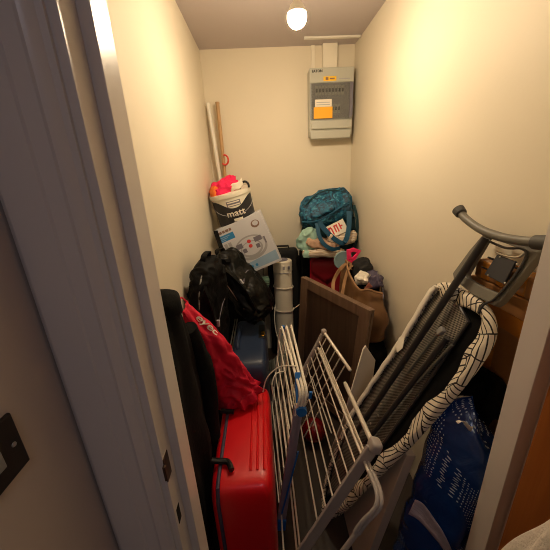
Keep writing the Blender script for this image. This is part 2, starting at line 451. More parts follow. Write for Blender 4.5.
# hall ceiling lamp, behind the camera (light only reaches the frame from the hall)
la = bpy.data.lights.new('hall_lamp', 'AREA'); la.shape = 'DISK'; la.size = .35; la.energy = 2.7; la.color = (.92, .88, 1.0)
lo = bpy.data.objects.new('hall_lamp', la); COL.objects.link(lo); lo.location = (.1, -.75, 2.37)

# ------------------------------------------------------------------ consumer unit and trunking
yf = 2.295; tl = at(309.5, 68, y=yf); br = at(352, 137.5, y=yf)
x0, x1, z1, z0 = tl.x, br.x, tl.z, br.z
cu = thing('fuse_box', 'grey wall mounted fuse box with smoked window and orange sticker', 'fuse box', ((x0 + x1) / 2, YB, z0))
W = x1 - x0; Hh = z1 - z0
c = MB(); c.box((x0, yf + .012, z0 + .02), (x1, YB - .001, z1)); c.build('case', 'grey_case', cu, bevel=.006)
wz0 = z0 + Hh * .285; wz1 = z0 + Hh * .80
c = MB(); c.box((x0, yf, wz1), (x1, yf + .014, z1)); c.build('top_panel', 'grey_case', cu, bevel=.004)
c = MB(); c.box((x0 + .01, yf - .004, z0 + Hh * .145), (x1 - .004, yf + .014, wz0 - .006)); c.build('bottom_panel', 'grey_case', cu, bevel=.006)
c = MB(); c.box((x0 + .006, yf - .002, z0), (x1 - .012, yf + .03, z0 + Hh * .125)); c.build('lower_cover', 'grey_case', cu, bevel=.006)
c = MB(); c.box((x0 + .004, yf + .009, wz0), (x1 - .004, yf + .012, wz1)); bp_ = c.build('breaker_panel', 'breaker', cu)
for row in (.30, .80):
    for i in range(9 if row > .5 else 8):
        xx = x0 + W * (.16 + .074 * i); zz = wz0 + (wz1 - wz0) * row
        m = MB(); m.box((xx - .009, yf + .004, zz - .03), (xx + .009, yf + .0095, zz + .028)); b = m.build('breaker', 'grey_case', cu, bevel=.001)
        MB().box((xx - .0065, yf + .001, zz - .012), (xx + .0065, yf + .0045, zz + .010)).build('toggle', 'blackp', b)
c = MB(); c.box((x0 + .012, yf - .003, wz0 + .004), (x1 - .028, yf - .001, wz1 - .004)); c.build('smoked_window', 'smoked', cu)
for sx in (x0 + .004, x1 - .028): pass
c = MB(); c.box((x1 - .026, yf - .004, wz0 + .01), (x1 - .004, yf + .008, wz1 - .002)); c.build('hinge_strip', 'inkdark', cu)
c = MB(); c.box((x0 + W * .09, yf - .0052, wz0 + .006), (x0 + W * .52, yf - .0032, wz0 + .078)); c.build('sticker', 'orangest', cu, label='orange warning sticker')
c = MB(); c.box((x0 + W * .12, yf - .0052, wz0 + .079), (x0 + W * .50, yf - .0032, wz0 + .125)); c.build('sticker', 'paper', cu, label='white printed sticker')
c = MB()
for k in range(2): c.box((x0 + W * .15, yf - .0058, wz0 + .09 + .014 * k), (x0 + W * .46, yf - .005, wz0 + .094 + .014 * k))
c.build('sticker_print', 'inkmid', cu)
c = MB(); c.box((x0 + W * .31, yf - .002, wz1 + .008), (x0 + W * .60, yf - .0003, wz1 + .035)); c.build('yellow_label', 'yellow', cu)
c = MB(); c.box((x0 + W * .36, yf - .0026, wz1 + .014), (x0 + W * .42, yf - .0019, wz1 + .03)); c.box((x0 + W * .45, yf - .0026, wz1 + .018), (x0 + W * .56, yf - .0019, wz1 + .026)); c.build('label_print', 'inkbrown', cu)
c = MB(); text(c, 'EATON', .021, lambda a, b: V((x0 + W * .17 + a, yf - .0006, z1 - .020 + b)), 1.05, .0011); c.build('logo', 'blackp', cu)
c = MB(); c.box((x0 + W * .66, yf - .001, wz1 + .016), (x0 + W * .9, yf - .0002, wz1 + .022)); c.build('print_line', 'inkmid', cu)
a = at(322.5, 66, y=2.37); b = at(337, 66, y=2.37)
o = MB().box((a.x, 2.36, z1 + .001), (b.x, YB - .001, ZC - .001)).build('wide_trunking', 'heater', bevel=.002)
tag(o, 'wide cream trunking rising from the fuse box to the ceiling', 'trunking')
a = at(311.5, 66, y=2.38); b = at(315, 66, y=2.38)
o = MB().box((a.x, 2.385, z1 + .001), (b.x, YB - .001, ZC - .001)).build('narrow_trunking', 'heater', bevel=.002)
tag(o, 'thin cream trunking left of the wide one above the fuse box', 'trunking')
a = at(304, 39, z=ZC - .01); b = at(358, 38, z=ZC - .01)
o = MB().box((a.x, a.y - .012, ZC - .012), (XR - .004, a.y + .012, ZC - .0005)).build('ceiling_trunking', 'white', bevel=.002)
tag(o, 'narrow white trunking strip running along the ceiling above the fuse box', 'trunking')

# ------------------------------------------------------------------ left back corner: poles, crate, appliance box, paint bucket
def pole(name, p1, p2, y0, yb, r, m, label):
    a = at(*p1, y=y0); b = at(*p2, y=y0)
    t = (a.z - .004) / (a.z - b.z); e = a + (b - a) * t; e.y = yb; a.y = y0
    o = thing(name, label, 'pole', e)
    MB().tube([e, a], r, 14).build('handle', m, o)
    d = (a - e).normalized()
    MB().tube([a - d * .002, a + d * .012], r * 1.12, 14).build('end_cap', m, o)
    return o, e, a
pole('broom_handle', (208, 105), (219, 173), 2.34, 2.372, .0135, 'white', 'white broom handle leaning in the left back corner')
wo, we, wa = pole('mop_handle', (217.5, 104), (224.5, 172), 2.345, 2.374, .013, 'wood_pole', 'plain wooden mop handle with a red hook beside the white handle')
h = at(225, 160, y=2.33)
MB().tube([h + V((.026 * math.cos(q), -.012, .026 * math.sin(q) * 1.3)) for q in [-2.4 + .42 * i for i in range(11)]], .0065, 8).build('hook', 'redplastic', wo)

cr = thing('storage_crate', 'black storage box in the left back corner beneath the appliance carton', 'storage box', (-.19, 2.06, 0))
cm = MB(); cm.prism([(-.345, 1.895), (-.03, 1.895), (-.03, 2.23), (-.345, 2.23)], 0, .84, lambda a, b, h: V((-.19 + (a + .19) * (.93 + .08 * h), 2.06 + (b - 2.06) * (.93 + .08 * h), h)))
cm.build('body', 'blackp', cr, bevel=.012)
MB().box((-.355, 1.885, .84), (-.02, 2.24, .872)).build('lid', 'blackp', cr, bevel=.01)

c0_, c1_ = at(214.3, 231.5, y=2.0), at(260.3, 211, y=2.0)
ang = math.atan2(c1_.z - c0_.z, c1_.x - c0_.x)
BX = V((math.cos(ang), 0, math.sin(ang))); BZ = V((-math.sin(ang), 0, math.cos(ang))); BY = V((0, 1, 0))
BT = c0_         # top-left front corner
bw, bh, bd = (c1_ - c0_).length, .378, .125
def BP(u, v, dpt=0): return BT + BX * u - BZ * v + BY * dpt
low = BP(0, bh)
ab = thing('appliance_carton', 'tilted grey appliance carton printed with a round machine and blue label', 'carton', (low.x, low.y, low.z))
MB().prism([(0, 0), (bw, 0), (bw, bh), (0, bh)], 0, bd, BP).build('carton_body', 'boxgrey', ab, bevel=.002)
def flat(name, m, poly, lift=.0008, par=ab):
    return MB().prism(poly, -lift, -lift + .0004, BP).build(name, m, par)
def rect(u0, v0, u1, v1): return [(u0, v0), (u1, v0), (u1, v1), (u0, v1)]
flat('blue_label', 'boxblue', rect(.0, .05, .115, .095))
flat('pale_band', 'boxpale', [(0.02, .31), (.335, .285), (.335, .359), (.0, .359)])
k = MB()
for i, w in enumerate((.03, .018, .024, .016)):
    k.prism(rect(.012 + [0, .034, .056, .084][i], .020, .012 + [0, .034, .056, .084][i] + w, .038), -.0008, -.0004, BP)
k.build('title_print', 'inkbrown', ab)
k = MB()
for i in range(3): k.prism(rect(.016 + .0, .062 + .011 * i, .085 - .018 * i, .066 + .011 * i), -.0014, -.001, BP)
k.build('label_print', 'boxpale', ab)
def ell(cx, cy, rx, ry, n=36): return [(cx + rx * math.cos(2 * PI * i / n), cy + ry * math.sin(2 * PI * i / n)) for i in range(n)]
k = MB(); k.ring(ell(.185, .205, .118, .088), ell(.185, .200, .104, .072), -.0009, -.0004, BP); k.ring(ell(.185, .215, .082, .058), ell(.185, .21, .07, .047), -.0009, -.0004, BP); k.build('machine_outline', 'inkmid', ab)
for R_ in (rect(.09, .15, .135, .185), rect(.225, .145, .28, .18), rect(.12, .195, .15, .225), rect(.222, .195, .25, .225), rect(.292, .165, .302, .215)):
    MB().prism(R_, -.0011, -.0006, BP).build('machine_grip_print', 'inkdark', ab)

k = MB(); k.prism(ell(.188, .158, .014, .013), -.0012, -.0007, BP); k.prism(ell(.186, .192, .014, .013), -.0012, -.0007, BP); k.build('red_spots', 'inkred', ab)
k = MB(); k.ring(ell(.278, .062, .03, .026), ell(.28, .058, .02, .017), -.0011, -.0006, BP); k.build('brown_ring_print', 'inkbrown', ab)
k = MB()
for i in range(3): k.prism(ell(.1 + .035 * i, .335, .01, .01), -.0014, -.0009, BP)
k.build('blue_spots', 'boxblue', ab)
k = MB()
for i in range(2): k.prism(rect(.018 + .03 * i, .112, .04 + .03 * i, .145), -.0011, -.0006, BP)
k.build('small_pictures', 'inkmid', ab)

# paint bucket standing on the tilted carton
bk_ang = math.radians(11)
KX = V((math.cos(bk_ang), 0, math.sin(bk_ang))); KZ = V((-math.sin(bk_ang), -.10, math.cos(bk_ang))).normalized(); KX = (KX - KZ * KX.dot(KZ)).normalized(); KY = KZ.cross(KX)
kb = at(237.5, 226.5, y=2.0); kb.y = 2.14
KM = frame(KX, KY, KZ)
bu = thing('paint_bucket', 'white and black paint bucket with matt lettering, stuffed with pink cloth', 'bucket', kb)
def rr(z): return .131 + .009 * z / .235
MB().lathe(kb, [(.001, 0), (rr(0) - .004, 0), (rr(0), .004), (rr(.235), .235), (rr(.235) - .006, .235), (rr(.1) - .006, .10), (.001, .095)], 48, KM).build('bucket_body', 'bucket', bu)
MB().lathe(kb, [(rr(.21) + .0005, .208), (rr(.21) + .007, .21), (rr(.23) + .008, .232), (rr(.235) + .006, .238), (rr(.235) - .008, .239)], 48, KM).build('rim', 'bucket', bu)
def KP(a, z, o=.001): r = rr(z) + o; return kb + KM @ V((r * math.cos(a), r * math.sin(a), z))
def band(mb, a0, a1, zlo, zhi, o, nu=30):
    mb.grid(lambda u, v: KP(a0 + (a1 - a0) * u, zlo(u) + (zhi(u) - zlo(u)) * v, o), nu, 4); return mb
a0, a1 = -PI + .15, -.15
m = MB(); band(m, -PI * 1.1, PI * .1, lambda u: .004, lambda u: .199 - .060 * math.exp(-(abs(u - .54) / .17) ** 2.4), .0009, 72); m.build('black_label', 'bucketlabel', bu)
am = -PI / 2 + .12
def KT(a, b, z=.0, o=.0016): return KP(am + a / .125, z + b, o)
m = MB(); text(m, 'matt', .064, lambda a, b: KT(a, b, .104, .0018), 1.02, .0011); m.build('lettering', 'paper', bu)
m = MB(); band(m, am - .34, am + .36, lambda u: .152 , lambda u: .188, .0020, 12); m.build('badge', 'inkdark', bu)
m = MB(); band(m, am - .29, am + .31, lambda u: .157, lambda u: .165, .0026, 12); band(m, am - .29, am + .31, lambda u: .175, lambda u: .183, .0026, 12); m.build('badge_print', 'paper', bu)
m = MB(); band(m, am - .18, am + .28, lambda u: .050, lambda u: .069, .0022, 8); m.build('white_tag', 'paper', bu)
m = MB(); m.tube([KP(am + q, .165 - .075 * math.cos(q * 1.02), .006) for q in [-1.5 + .2 * i for i in range(16)]], .002, 6); m.build('wire_handle', 'inkmid', bu)
top = kb + KM @ V((0, 0, .23))
pk = MB(); pk.sup(top + KM @ V((-.018, .0, .02)), (.098, .09, .075), .85, .85, KM, .022, 12, 72, 48, 2, None, .016, 16); o = pk.build('pink_cloth', 'pinkcloth'); tag(o, 'crumpled hot pink cloth bulging out of the paint bucket', 'cloth')
og = MB(); og.sup(top + KM @ V((-.088, -.045, .005)), (.032, .05, .06), .8, .8, KM, .012, 18, 40, 28, 5, None, .008, 22); o = og.build('orange_bag', 'orange'); tag(o, 'orange plastic bag at the left rim inside the paint bucket', 'bag')
pp = MB(); Mx = KM @ rotm(60, 0, 25)
pp.grid(lambda u, v: top + KM @ V((.02 + .09 * u, -.075 - .012 * math.sin(3 * u), .0 + .045 * v + .03 * u + .006 * math.sin(7 * u))), 8, 4)
o = pp.build('crumpled_paper', 'paper', solid=.002); tag(o, 'white paper scrap poking out at the front of the bucket', 'paper')
hk = thing('umbrella', 'dark umbrella crook handle sticking out at the right of the bucket', 'umbrella', top + KM @ V((.055, -.02, -.08)))
pts = [top + KM @ V(q) for q in ((.04, -.02, -.09), (.058, -.035, -.03), (.082, -.05, .02), (.105, -.06, .045), (.128, -.065, .048), (.143, -.068, .03), (.141, -.07, .006))]
MB().tube(spline(pts, 5), .0075, 10).build('crook', 'blackp', hk)

# ------------------------------------------------------------------ back wall row: heater, black case, red case, teal bag
bs = thing('black_case', 'tall black suitcase against the back wall behind the white tower heater', 'suitcase', (.145, 2.33, 0))
MB().box((.012, 2.275, .03), (.268, 2.385, .985)).build('shell', 'charcoal', bs, bevel=.03)
MB().tube([(.08, 2.33, .98), (.085, 2.33, 1.005), (.19, 2.33, 1.005), (.195, 2.33, .98)], .009, 8).build('handle', 'blackp', bs)
for xx in (.04, .24): MB().lathe((xx, 2.33, 0), [(.001, 0), (.02, .0), (.02, .032), (.001, .032)], 14).build('foot', 'blackp', bs)
MB().tube([(.272, 2.29, .08), (.272, 2.29, .93)], .006, 6).build('piping', 'blackp', bs)

hb = at(283, 344, z=0); hx, hy = .128, 2.19
he = thing('tower_heater', 'slim white tower heater wound with its cable', 'heater', (hx, hy, 0))
def htr(r, z0, z1, name, m, e=.0):
    return MB().lathe((hx, hy, 0), [(.001, z0), (r - .004, z0), (r, z0 + .004), (r, z1 - .006), (r - .006, z1), (.001, z1)], 40, None, 1, .9).build(name, m, he)
htr(.078, .0, .035, 'base', 'heater'); htr(.074, .035, .835, 'body', 'heater')
htr(.0755, .836, .926, 'head', 'heater')
MB().box((hx - .03, hy - .069, .834), (hx + .05, hy - .055, .840)).build('seam', 'inkmid', he)
for dx in (-.002, .036):
    MB().box((hx + dx, hy - .0705, .866), (hx + dx + .016, hy - .055, .892)).build('control_knob', 'inkdark' if dx > 0 else 'inkmid', he, bevel=.002)
MB().lathe((hx - .01, hy, 0), [(.001, .924), (.055, .924), (.052, .934), (.001, .936)], 30, None, 1, .8).build('top_grille', 'inkdark', he)
m = MB()
for zz in (.70, .50):
    m.tube([(hx + .080 * math.cos(q), hy + .073 * math.sin(q), zz + .012 * math.sin(q * .5)) for q in [2 * PI * i / 28 for i in range(29)]], .0038, 6)
c1 = [(hx - .072, hy - .02, .56), (hx - .085, hy - .06, .45), (hx - .075, hy - .10, .33), (hx - .03, hy - .14, .22), (hx + .0, hy - .16, .12), (hx + .02, hy - .14, .01)]
m.tube(spline(c1, 6), .0038, 6)
c2 = [(hx + .07, hy - .02, .505), (hx + .1, hy - .03, .53), (hx + .125, hy - .03, .55)]
m.tube(spline(c2, 5), .0038, 6)
m.build('cable', 'heater', he)

rc = thing('red_case', 'maroon red case standing under the teal bag at the back wall', 'case', (.43, 2.26, 0))
MB().box((.345, 2.15, .012), (.612, 2.385, .925)).build('shell', 'maroon', rc, bevel=.012)
MB().tube([(.345, 2.148, .05), (.345, 2.148, .918), (.609, 2.148, .918), (.609, 2.148, .05)], .005, 8).build('piping', 'redbag', rc)
m = MB(); m.grid(lambda u, v: V((.352 + .25 * u, 2.1475 - .006 * math.sin(PI * v), .915 - .1 * v - .10 * (1 - abs(2 * u - 1)) * v)), 16, 3); m.build('flap', 'maroon', rc, solid=.004)
for xx in (.37, .585): MB().box((xx - .02, 2.18, 0), (xx + .02, 2.36, .013)).build('foot', 'blackp', rc)
o = MB().box((.285, 2.17, 0), (.336, 2.38, .95)).build('black_folder', 'matte_black', bevel=.004); tag(o, 'thick black folder upright between heater and red case', 'folder')

tb = thing('tote_bag', 'bulging teal patterned tote bag on top of the red case', 'bag', (.48, 2.26, .93))
def shp(p):
    q = p.copy()
    q.x *= 1 - .08 * max(0, p.z) ; q.z += .16 * (1 - p.x * p.x) * .3
    return q
m = MB(); m.sup((.485, 2.255, 1.285), (.205, .115, .13), .6, .6, rotm(-28, -12, 0), .022, 8, 84, 56, 3, shp, .014, 11); m.build('upper_body', 'teal', tb)
m = MB(); m.sup((.51, 2.275, 1.11), (.205, .1, .17), .6, .6, rotm(0, 0, 0), .02, 9, 64, 44, 8, None, .014, 12); m.build('lower_body', 'tealdark', tb)
zp = [at(302, 222, y=2.135), at(318, 221, y=2.105), at(335, 211, y=2.105), at(350, 201, y=2.13)]
MB().tube(spline(zp, 6), .006, 6).build('zip', 'tealstrap', tb)
zp = [at(305, 206, y=2.17), at(317, 194, y=2.2), at(332, 190, y=2.2), at(347, 193, y=2.2)]
MB().tube(spline(zp, 6), .005, 6).build('piping', 'tealdark', tb)
m = MB(); m.sup(at(322, 209, y=2.135), (.095, .02, .05), .8, .7, rotm(-28, -22, 0), .012, 16, 24, 14, 6); m.build('front_pocket', 'teal', tb)
def strap(mb, pts, wdir, w, t, n=7):
    P_ = spline(pts, n)
    vs = []; fs = []
    for i, p in enumerate(P_):
        tg = (P_[min(i + 1, len(P_) - 1)] - P_[max(i - 1, 0)]).normalized()
        wd = V(wdir); wd = (wd - tg * wd.dot(tg)).normalized(); nn = tg.cross(wd)
        for a_, b_ in ((-1, -1), (1, -1), (1, 1), (-1, 1)): vs.append(p + wd * (w / 2 * a_) + nn * (t / 2 * b_))
    for i in range(len(P_) - 1):
        for k in range(4): q = (k + 1) % 4; fs.append((4 * i + k, 4 * i + q, 4 * i + 4 + q, 4 * i + 4 + k))
    fs += [(3, 2, 1, 0), tuple(4 * (len(P_) - 1) + k for k in range(4))]
    return mb.add(vs, fs)
m = MB(); strap(m, [at(319, 222, y=2.08), at(327, 232, y=2.055), at(336, 240, y=2.04), at(343, 243, y=2.035), at(347, 237, y=2.04), at(349, 225, y=2.06), at(349, 211, y=2.09)], (.8, 0, .6), .034, .004); m.build('handle', 'tealstrap', tb)
m = MB(); strap(m, [at(317, 223, y=2.09), at(319, 235, y=2.05), at(324, 244, y=2.025), at(332, 249, y=2.02), at(340, 248, y=2.03)], (.8, 0, .6), .028, .004); m.build('handle', 'tealstrap', tb)
m = MB(); strap(m, [at(354, 205, y=2.15), at(357, 220, y=2.14), at(357, 238, y=2.14), at(353, 250, y=2.14)], (1, 0, 0), .02, .004); m.build('side_strap', 'tealdark', tb)
def blob(name, c, rad, m, label, cat, e=.7, Mx=None, amp=.02, freq=12, seed=1, group=None, nu=60, nv=40, shape=None, crease=.010, cf=18):
    b = MB(); b.sup(c, rad, e, e, Mx, amp, freq, nu, nv, seed, shape, crease, cf); o = b.build(name, m); return tag(o, label, cat, group)
c = at(309, 240, y=2.125); blob('mint_cloth', c, (.07, .04, .10), 'mint', 'pale mint cloth hanging out at the left of the teal bag', 'cloth', .7, rotm(0, 25, 0), .03, 13, 4)
lt = at(336, 229, y=2.11)
ltm = rotm(-20, -24, 0)
lc = thing('printed_carton', 'white carton with red lettering sticking out of the teal bag', 'carton', lt)
MB().box((-.075, -.012, -.05), (.075, .012, .045), Matrix.Translation(lt) @ ltm).build('carton_body', 'paper', lc, bevel=.002)
m = MB()
for i, (xa, xb, za, zb) in enumerate(((-.055, -.045, -.03, .03), (-.045, -.03, .015, .03), (-.035, -.025, -.03, .02), (-.012, -.002, -.025, .03), (-.002, .018, .018, .03), (.006, .016, -.028, .02), (.028, .038, -.02, .03), (.038, .052, .0, .01))):
    m.box((xa, -.0135, za), (xb, -.0119, zb), Matrix.Translation(lt) @ ltm)
m.build('red_print', 'inkred', lc)
for i, (px, py, y, rad, mt, lab, ay) in enumerate([
        (322, 244, 2.09, (.12, .05, .034), 'peach', 'peach coloured garment folded below the handles of the teal bag', 12),
        (344, 238, 2.12, (.085, .05, .04), 'patterned', 'brown and white patterned garment under the right handle of the teal bag', -16),
        (323, 252, 2.10, (.15, .06, .026), 'patterned', 'brown patterned cloth at the very bottom of the teal bag', 3),
        (333, 239, 2.075, (.045, .03, .03), 'patterned', 'brown and white patterned top bunched between the handles of the teal bag', 20),
        (309, 254, 2.09, (.05, .04, .022), 'mint', 'mint cloth corner lowest at the left under the teal bag', 10)]):
    blob('folded_garment', at(px, py, y=y), rad, mt, lab, 'garment', .6, rotm(0, ay, 0), .012, 16, 11 + i)

# ------------------------------------------------------------------ two cabinet doors leaning at the right
TL = at(301, 277, z=.93); TR = at(370, 311, z=.88)
dx = (TR - TL); DL = dx.length; dx.normalize(); dn = dx.cross(V((0, 0, 1))).normalized(); du = dn.cross(dx); du = du if du.z > 0 else -du
DN = dn if dn.y < 0 else -dn        # faces the camera
def DP(a, b, h): return TL + dx * a - du * b + DN * h
DHt = .855
def cabdoor(off, short, label):
    def P_(a, b, h): return DP(a, b + short, h - off)
    o = thing('cabinet_door', label, 'cabinet door', P_(DL / 2, DHt - short, 0), 'loose cabinet doors')
    hh = DHt - short; sw_ = .062
    MB().prism(rect(sw_ - .002, sw_ - .002, DL - sw_ + .002, hh - sw_ + .002), -.016, -.007, P_).build('panel', 'cabdark', o)
    for r_ in (rect(0, 0, sw_, hh), rect(DL - sw_, 0, DL, hh)): MB().prism(r_, -.020, 0, P_).build('stile', 'cab', o, bevel=.0015)
    for r_ in (rect(sw_, 0, DL - sw_, sw_), rect(sw_, hh - sw_, DL - sw_, hh)): MB().prism(r_, -.020, 0, P_).build('rail', 'cab', o, bevel=.0015)
    return o
cabdoor(0, 0, 'front one of two brown framed cabinet doors behind the silver airer')
cabdoor(.023, .004, 'rear brown cabinet door, only its top and side edge showing')

# brown handbag and the things in it, black bag below
blob('black_bag', (.60, 1.62, .31), (.095, .24, .31), 'nylon', 'black bag on the floor under the brown leather handbag', 'bag', .5, None, .02, 9, 21)
hbg = thing('handbag', 'slouchy brown leather handbag by the right wall behind the cabinet doors', 'handbag', (.59, 1.66, .62))
def bagf(u, v):   # u around, v up: an open sack
    a = 2 * PI * u; k = .82 + .2 * math.sin(PI * min(v * .9 + .1, 1))
    ca, sa = math.cos(a), math.sin(a)
    x = .585 + .098 * k * math.copysign(abs(ca) ** .6, ca); y = 1.645 + .255 * k * math.copysign(abs(sa) ** .7, sa)
    ztop = .905 + .075 * (y - 1.44) / .45 + .02 * math.sin(a * 3) + .03 * max(0, min(1, (.60 - x) / .06))
    z = .625 + (ztop - .625) * v
    n = mnoise.noise(V((x * 9, y * 9, z * 9))) * .022 - abs(mnoise.noise(V((x * 16, y * 16, z * 12)))) * .018
    return V((x + n * ca, y + n * sa, z + n * .5))
m = MB(); m.grid(bagf, 72, 24); m.add([bagf(i / 48, 0) for i in range(48)], [tuple(range(48))]); m.build('leather_body', 'brownleather', hbg, solid=.005, sharp=70)
m = MB(); m.sup((.587, 1.66, .815), (.082, .2, .09), .6, .6, rotm(12, 0, 0), .012, 12, 40, 26, 91, None, .01, 18); m.build('lining', 'matte_black', hbg)
m = MB(); m.tube([bagf(i / 48, 1) for i in range(48)], .006, 6, True); m.build('rim', 'tanstrap', hbg)
m = MB(); strap(m, [at(333, 290, y=1.62), at(334, 280, y=1.7), at(341, 268, y=1.74), at(349, 263, y=1.8), at(352, 270, y=1.76)], (1, .3, 0), .02, .006); m.build('handle', 'tanstrap', hbg)
m = MB(); strap(m, [at(342, 296, y=1.56), at(344, 284, y=1.62), at(348, 270, y=1.70), at(352, 266, y=1.76)], (1, .3, 0), .018, .006); m.build('handle', 'tanstrap', hbg)
m = MB(); strap(m, [at(371, 269, y=1.72), at(380, 277, y=1.64), at(383, 292, y=1.54), at(382, 304, y=1.47)], (.3, 1, 0), .012, .008); m.build('shoulder_strap', 'inkdark', hbg)
blob('black_hat', at(362, 268, y=1.76), (.065, .085, .055), 'charcoal', 'black knitted hat on top inside the brown handbag', 'hat', .8, None, .02, 14, 23)
blob('white_tissue', at(363, 279, y=1.62), (.035, .045, .03), 'paper', 'crumpled white paper in the open brown handbag', 'paper', .8, None, .03, 26, 24)
o = MB().prism([(0, 0), (.05, .01), (.02, .045)], 0, .002, lambda a, b, h: at(364, 289, y=1.52) + V((a, h - b * .4, b))).build('pink_card', mat('pale_pink_card', (240, 160, 140), .6)); tag(o, 'small pale pink card at the front of the open handbag', 'card')
blob('grey_scarf', at(375, 280, y=1.60), (.03, .08, .04), 'zip', 'grey purple scarf at the right edge of the handbag opening', 'scarf', .8, None, .02, 20, 25)
dp = thing('dustpan', 'hot pink hollow dustpan handle standing behind the brown handbag', 'dustpan', at(350, 275, y=1.88))
cpt = at(352, 257, y=1.87)
m = MB(); oL = [(-.035, .05), (.012, .062), (.058, .04), (.035, .0), (.012, -.05), (-.02, -.085), (-.045, -.08), (-.03, -.03)]
iL = [(-.006, .03), (.010, .036), (.03, .028), (.02, .012), (.008, .0), (.0, -.006), (-.004, .0), (-.006, .015)]
m.ring(oL, iL, 0, .014, lambda a, b, h: cpt + V((a * 1.05, h, b))); m.build('handle', 'pink', dp, bevel=.003)
m = MB(); m.prism([(-.045, -.08), (-.02, -.085), (-.01, -.2), (-.07, -.2)], 0, .012, lambda a, b, h: cpt + V((a, h, b))); m.build('neck', 'pink', dp)
for zz in (-.02, -.042): MB().box(tuple(cpt + V((-.022, -.002, zz))), tuple(cpt + V((.004, .0, zz + .006)))).build('slot', 'inkred', dp)
cd = at(343, 260, y=1.90)
MBd = MB(); MBd.lathe(cd, [(.001, 0), (.062, 0), (.066, .006), (.062, .012), (.05, .008), (.001, .008)], 36, rotm(90, 0, 0)); o = MBd.build('plastic_disc', 'discg'); tag(o, 'pale blue grey plastic disc behind the pink dustpan handle', 'disc')

# white board off-cut beside the cabinet doors
q0 = at(366, 346, y=1.2)
o = MB().prism([(0, 0), (.052, -.085), (.02, -.70), (-.17, -.70), (-.10, -.45), (-.012, -.02)], 0, .012, lambda a, b, h: q0 + V((a, h, b))).build('white_board', 'paper', bevel=.001)
tag(o, 'pointed white board off-cut standing between cabinet doors and ironing board', 'board')

# ------------------------------------------------------------------ ironing board, underside towards us
SL = .345; nn = math.sqrt(1 + SL * SL)
IO = V((.19, 0, 0)); IA = V((SL, 0, 1)) / nn; IV = V((0, -1, 0)); IN = V((-1, 0, SL)) / nn
def B(a, v, h=0): return IO + IA * a + IV * v + IN * h
def U(px, py, h=0):
    r = ray(px, py); e = V((0, 0, H)); t = (h - (e - IO).dot(IN)) / r.dot(IN); p = e + r * t
    return (p - IO).dot(IA), (p - IO).dot(IV)
ib = thing('ironing_board', 'folded ironing board, mesh underside out, white cover with black lines', 'ironing board', B(.02, -.93))
edge = [(1.262, -.80), (1.255, -.885), (1.20, -.935), (1.0, -.962), (.75, -1.015), (.5, -1.055), (.25, -1.04), (.10, -1.0), (.045, -.94), (.075, -.88), (.23, -.815), (.45, -.765), (.665, -.71), (.90, -.662), (1.08, -.632), (1.19, -.632), (1.245, -.675), (1.262, -.74)]
edge = [V((a, v, 0)) for a, v in edge]
sm = spline(edge, 5, True); el = [(p.x, p.y) for p in sm]
def inset(L, d):
    cx = .65; cy = -.83; out = []
    n = len(L)
    for i in range(n):
        ax_, ay_ = L[i - 1]; bx_, by_ = L[(i + 1) % n]; tx, ty = bx_ - ax_, by_ - ay_; l = math.hypot(tx, ty)
        nx, ny = -ty / l, tx / l
        if (cx - L[i][0]) * nx + (cy - L[i][1]) * ny < 0 and False: nx, ny = -nx, -ny
        out.append((L[i][0] + nx * d * ISGN, L[i][1] + ny * d * ISGN))
    return out
area = sum(el[i - 1][0] * el[i][1] - el[i][0] * el[i - 1][1] for i in range(len(el)))
ISGN = 1 if area > 0 else -1
# cover: a padded rim rolled round the edge plus the far face
NE = len(el); rim = MB(); vs = []; uvs = []; L = 0; KS = 10
i2 = inset(el, .001)
for i in range(NE + 1):
    q = i % NE
    if i: L += math.hypot(el[q][0] - el[i - 1][0], el[q][1] - el[i - 1][1])
    nx, ny = [(b_ - a_) for a_, b_ in zip(el[q], i2[q])]; l = math.hypot(nx, ny); nx /= l; ny /= l
    w_ = .046 if ny < .3 else .012      # right, top and nose edges are gathered wide, the left edge shows narrow
    w_ = .040 + .010 * math.sin(L * 23) if ny < .35 else .030
    for k in range(KS + 1):
        t = k / KS
        if t < .6:
            a_ = PI * (t / .6); d_ = .012 - .012 * math.sin(a_); hh = -.014 * math.cos(a_) 
            d_ = .013 * (1 - math.sin(a_))
        else:
            s_ = (t - .6) / .4; d_ = .013 + (w_ - .013) * s_; hh = .014 - .006 * s_ + .003 * math.sin(L * 60 + s_ * 2)
        vs.append(B(el[q][0] + nx * d_, el[q][1] + ny * d_, hh)); uvs.append((L, t * .085))
rim.add(vs, [(i * (KS + 1) + k, (i + 1) * (KS + 1) + k, (i + 1) * (KS + 1) + k + 1, i * (KS + 1) + k + 1) for i in range(NE) for k in range(KS)], uvs)
e3 = inset(el, .012)
rim.add([B(a, v, -.014) for a, v in e3], [tuple(range(NE))], e3)
rim.build('cover', 'cover', ib, solid=.002, sharp=80)
MB().prism(inset(el, .016), -.012, -.004, B).build('gap_shade_sheet', 'matte_black', ib)  # black sheet painting in the shadowed gap between mesh and cover
# perforated steel top with rolled frame
ml = [(1.215, -.905), (1.0, -.942), (.75, -.995), (.5, -1.03), (.25, -1.01), (.12, -.955), (.30, -.865), (.6, -.80), (.95, -.752), (1.19, -.728), (1.222, -.80)]
MB().prism(ml, -.003, .003, B).build('mesh_panel', 'mesh', ib)
MB().tube([B(a, v, .002) for a, v in ml], .006, 8, True).build('mesh_frame', 'ibdark', ib)
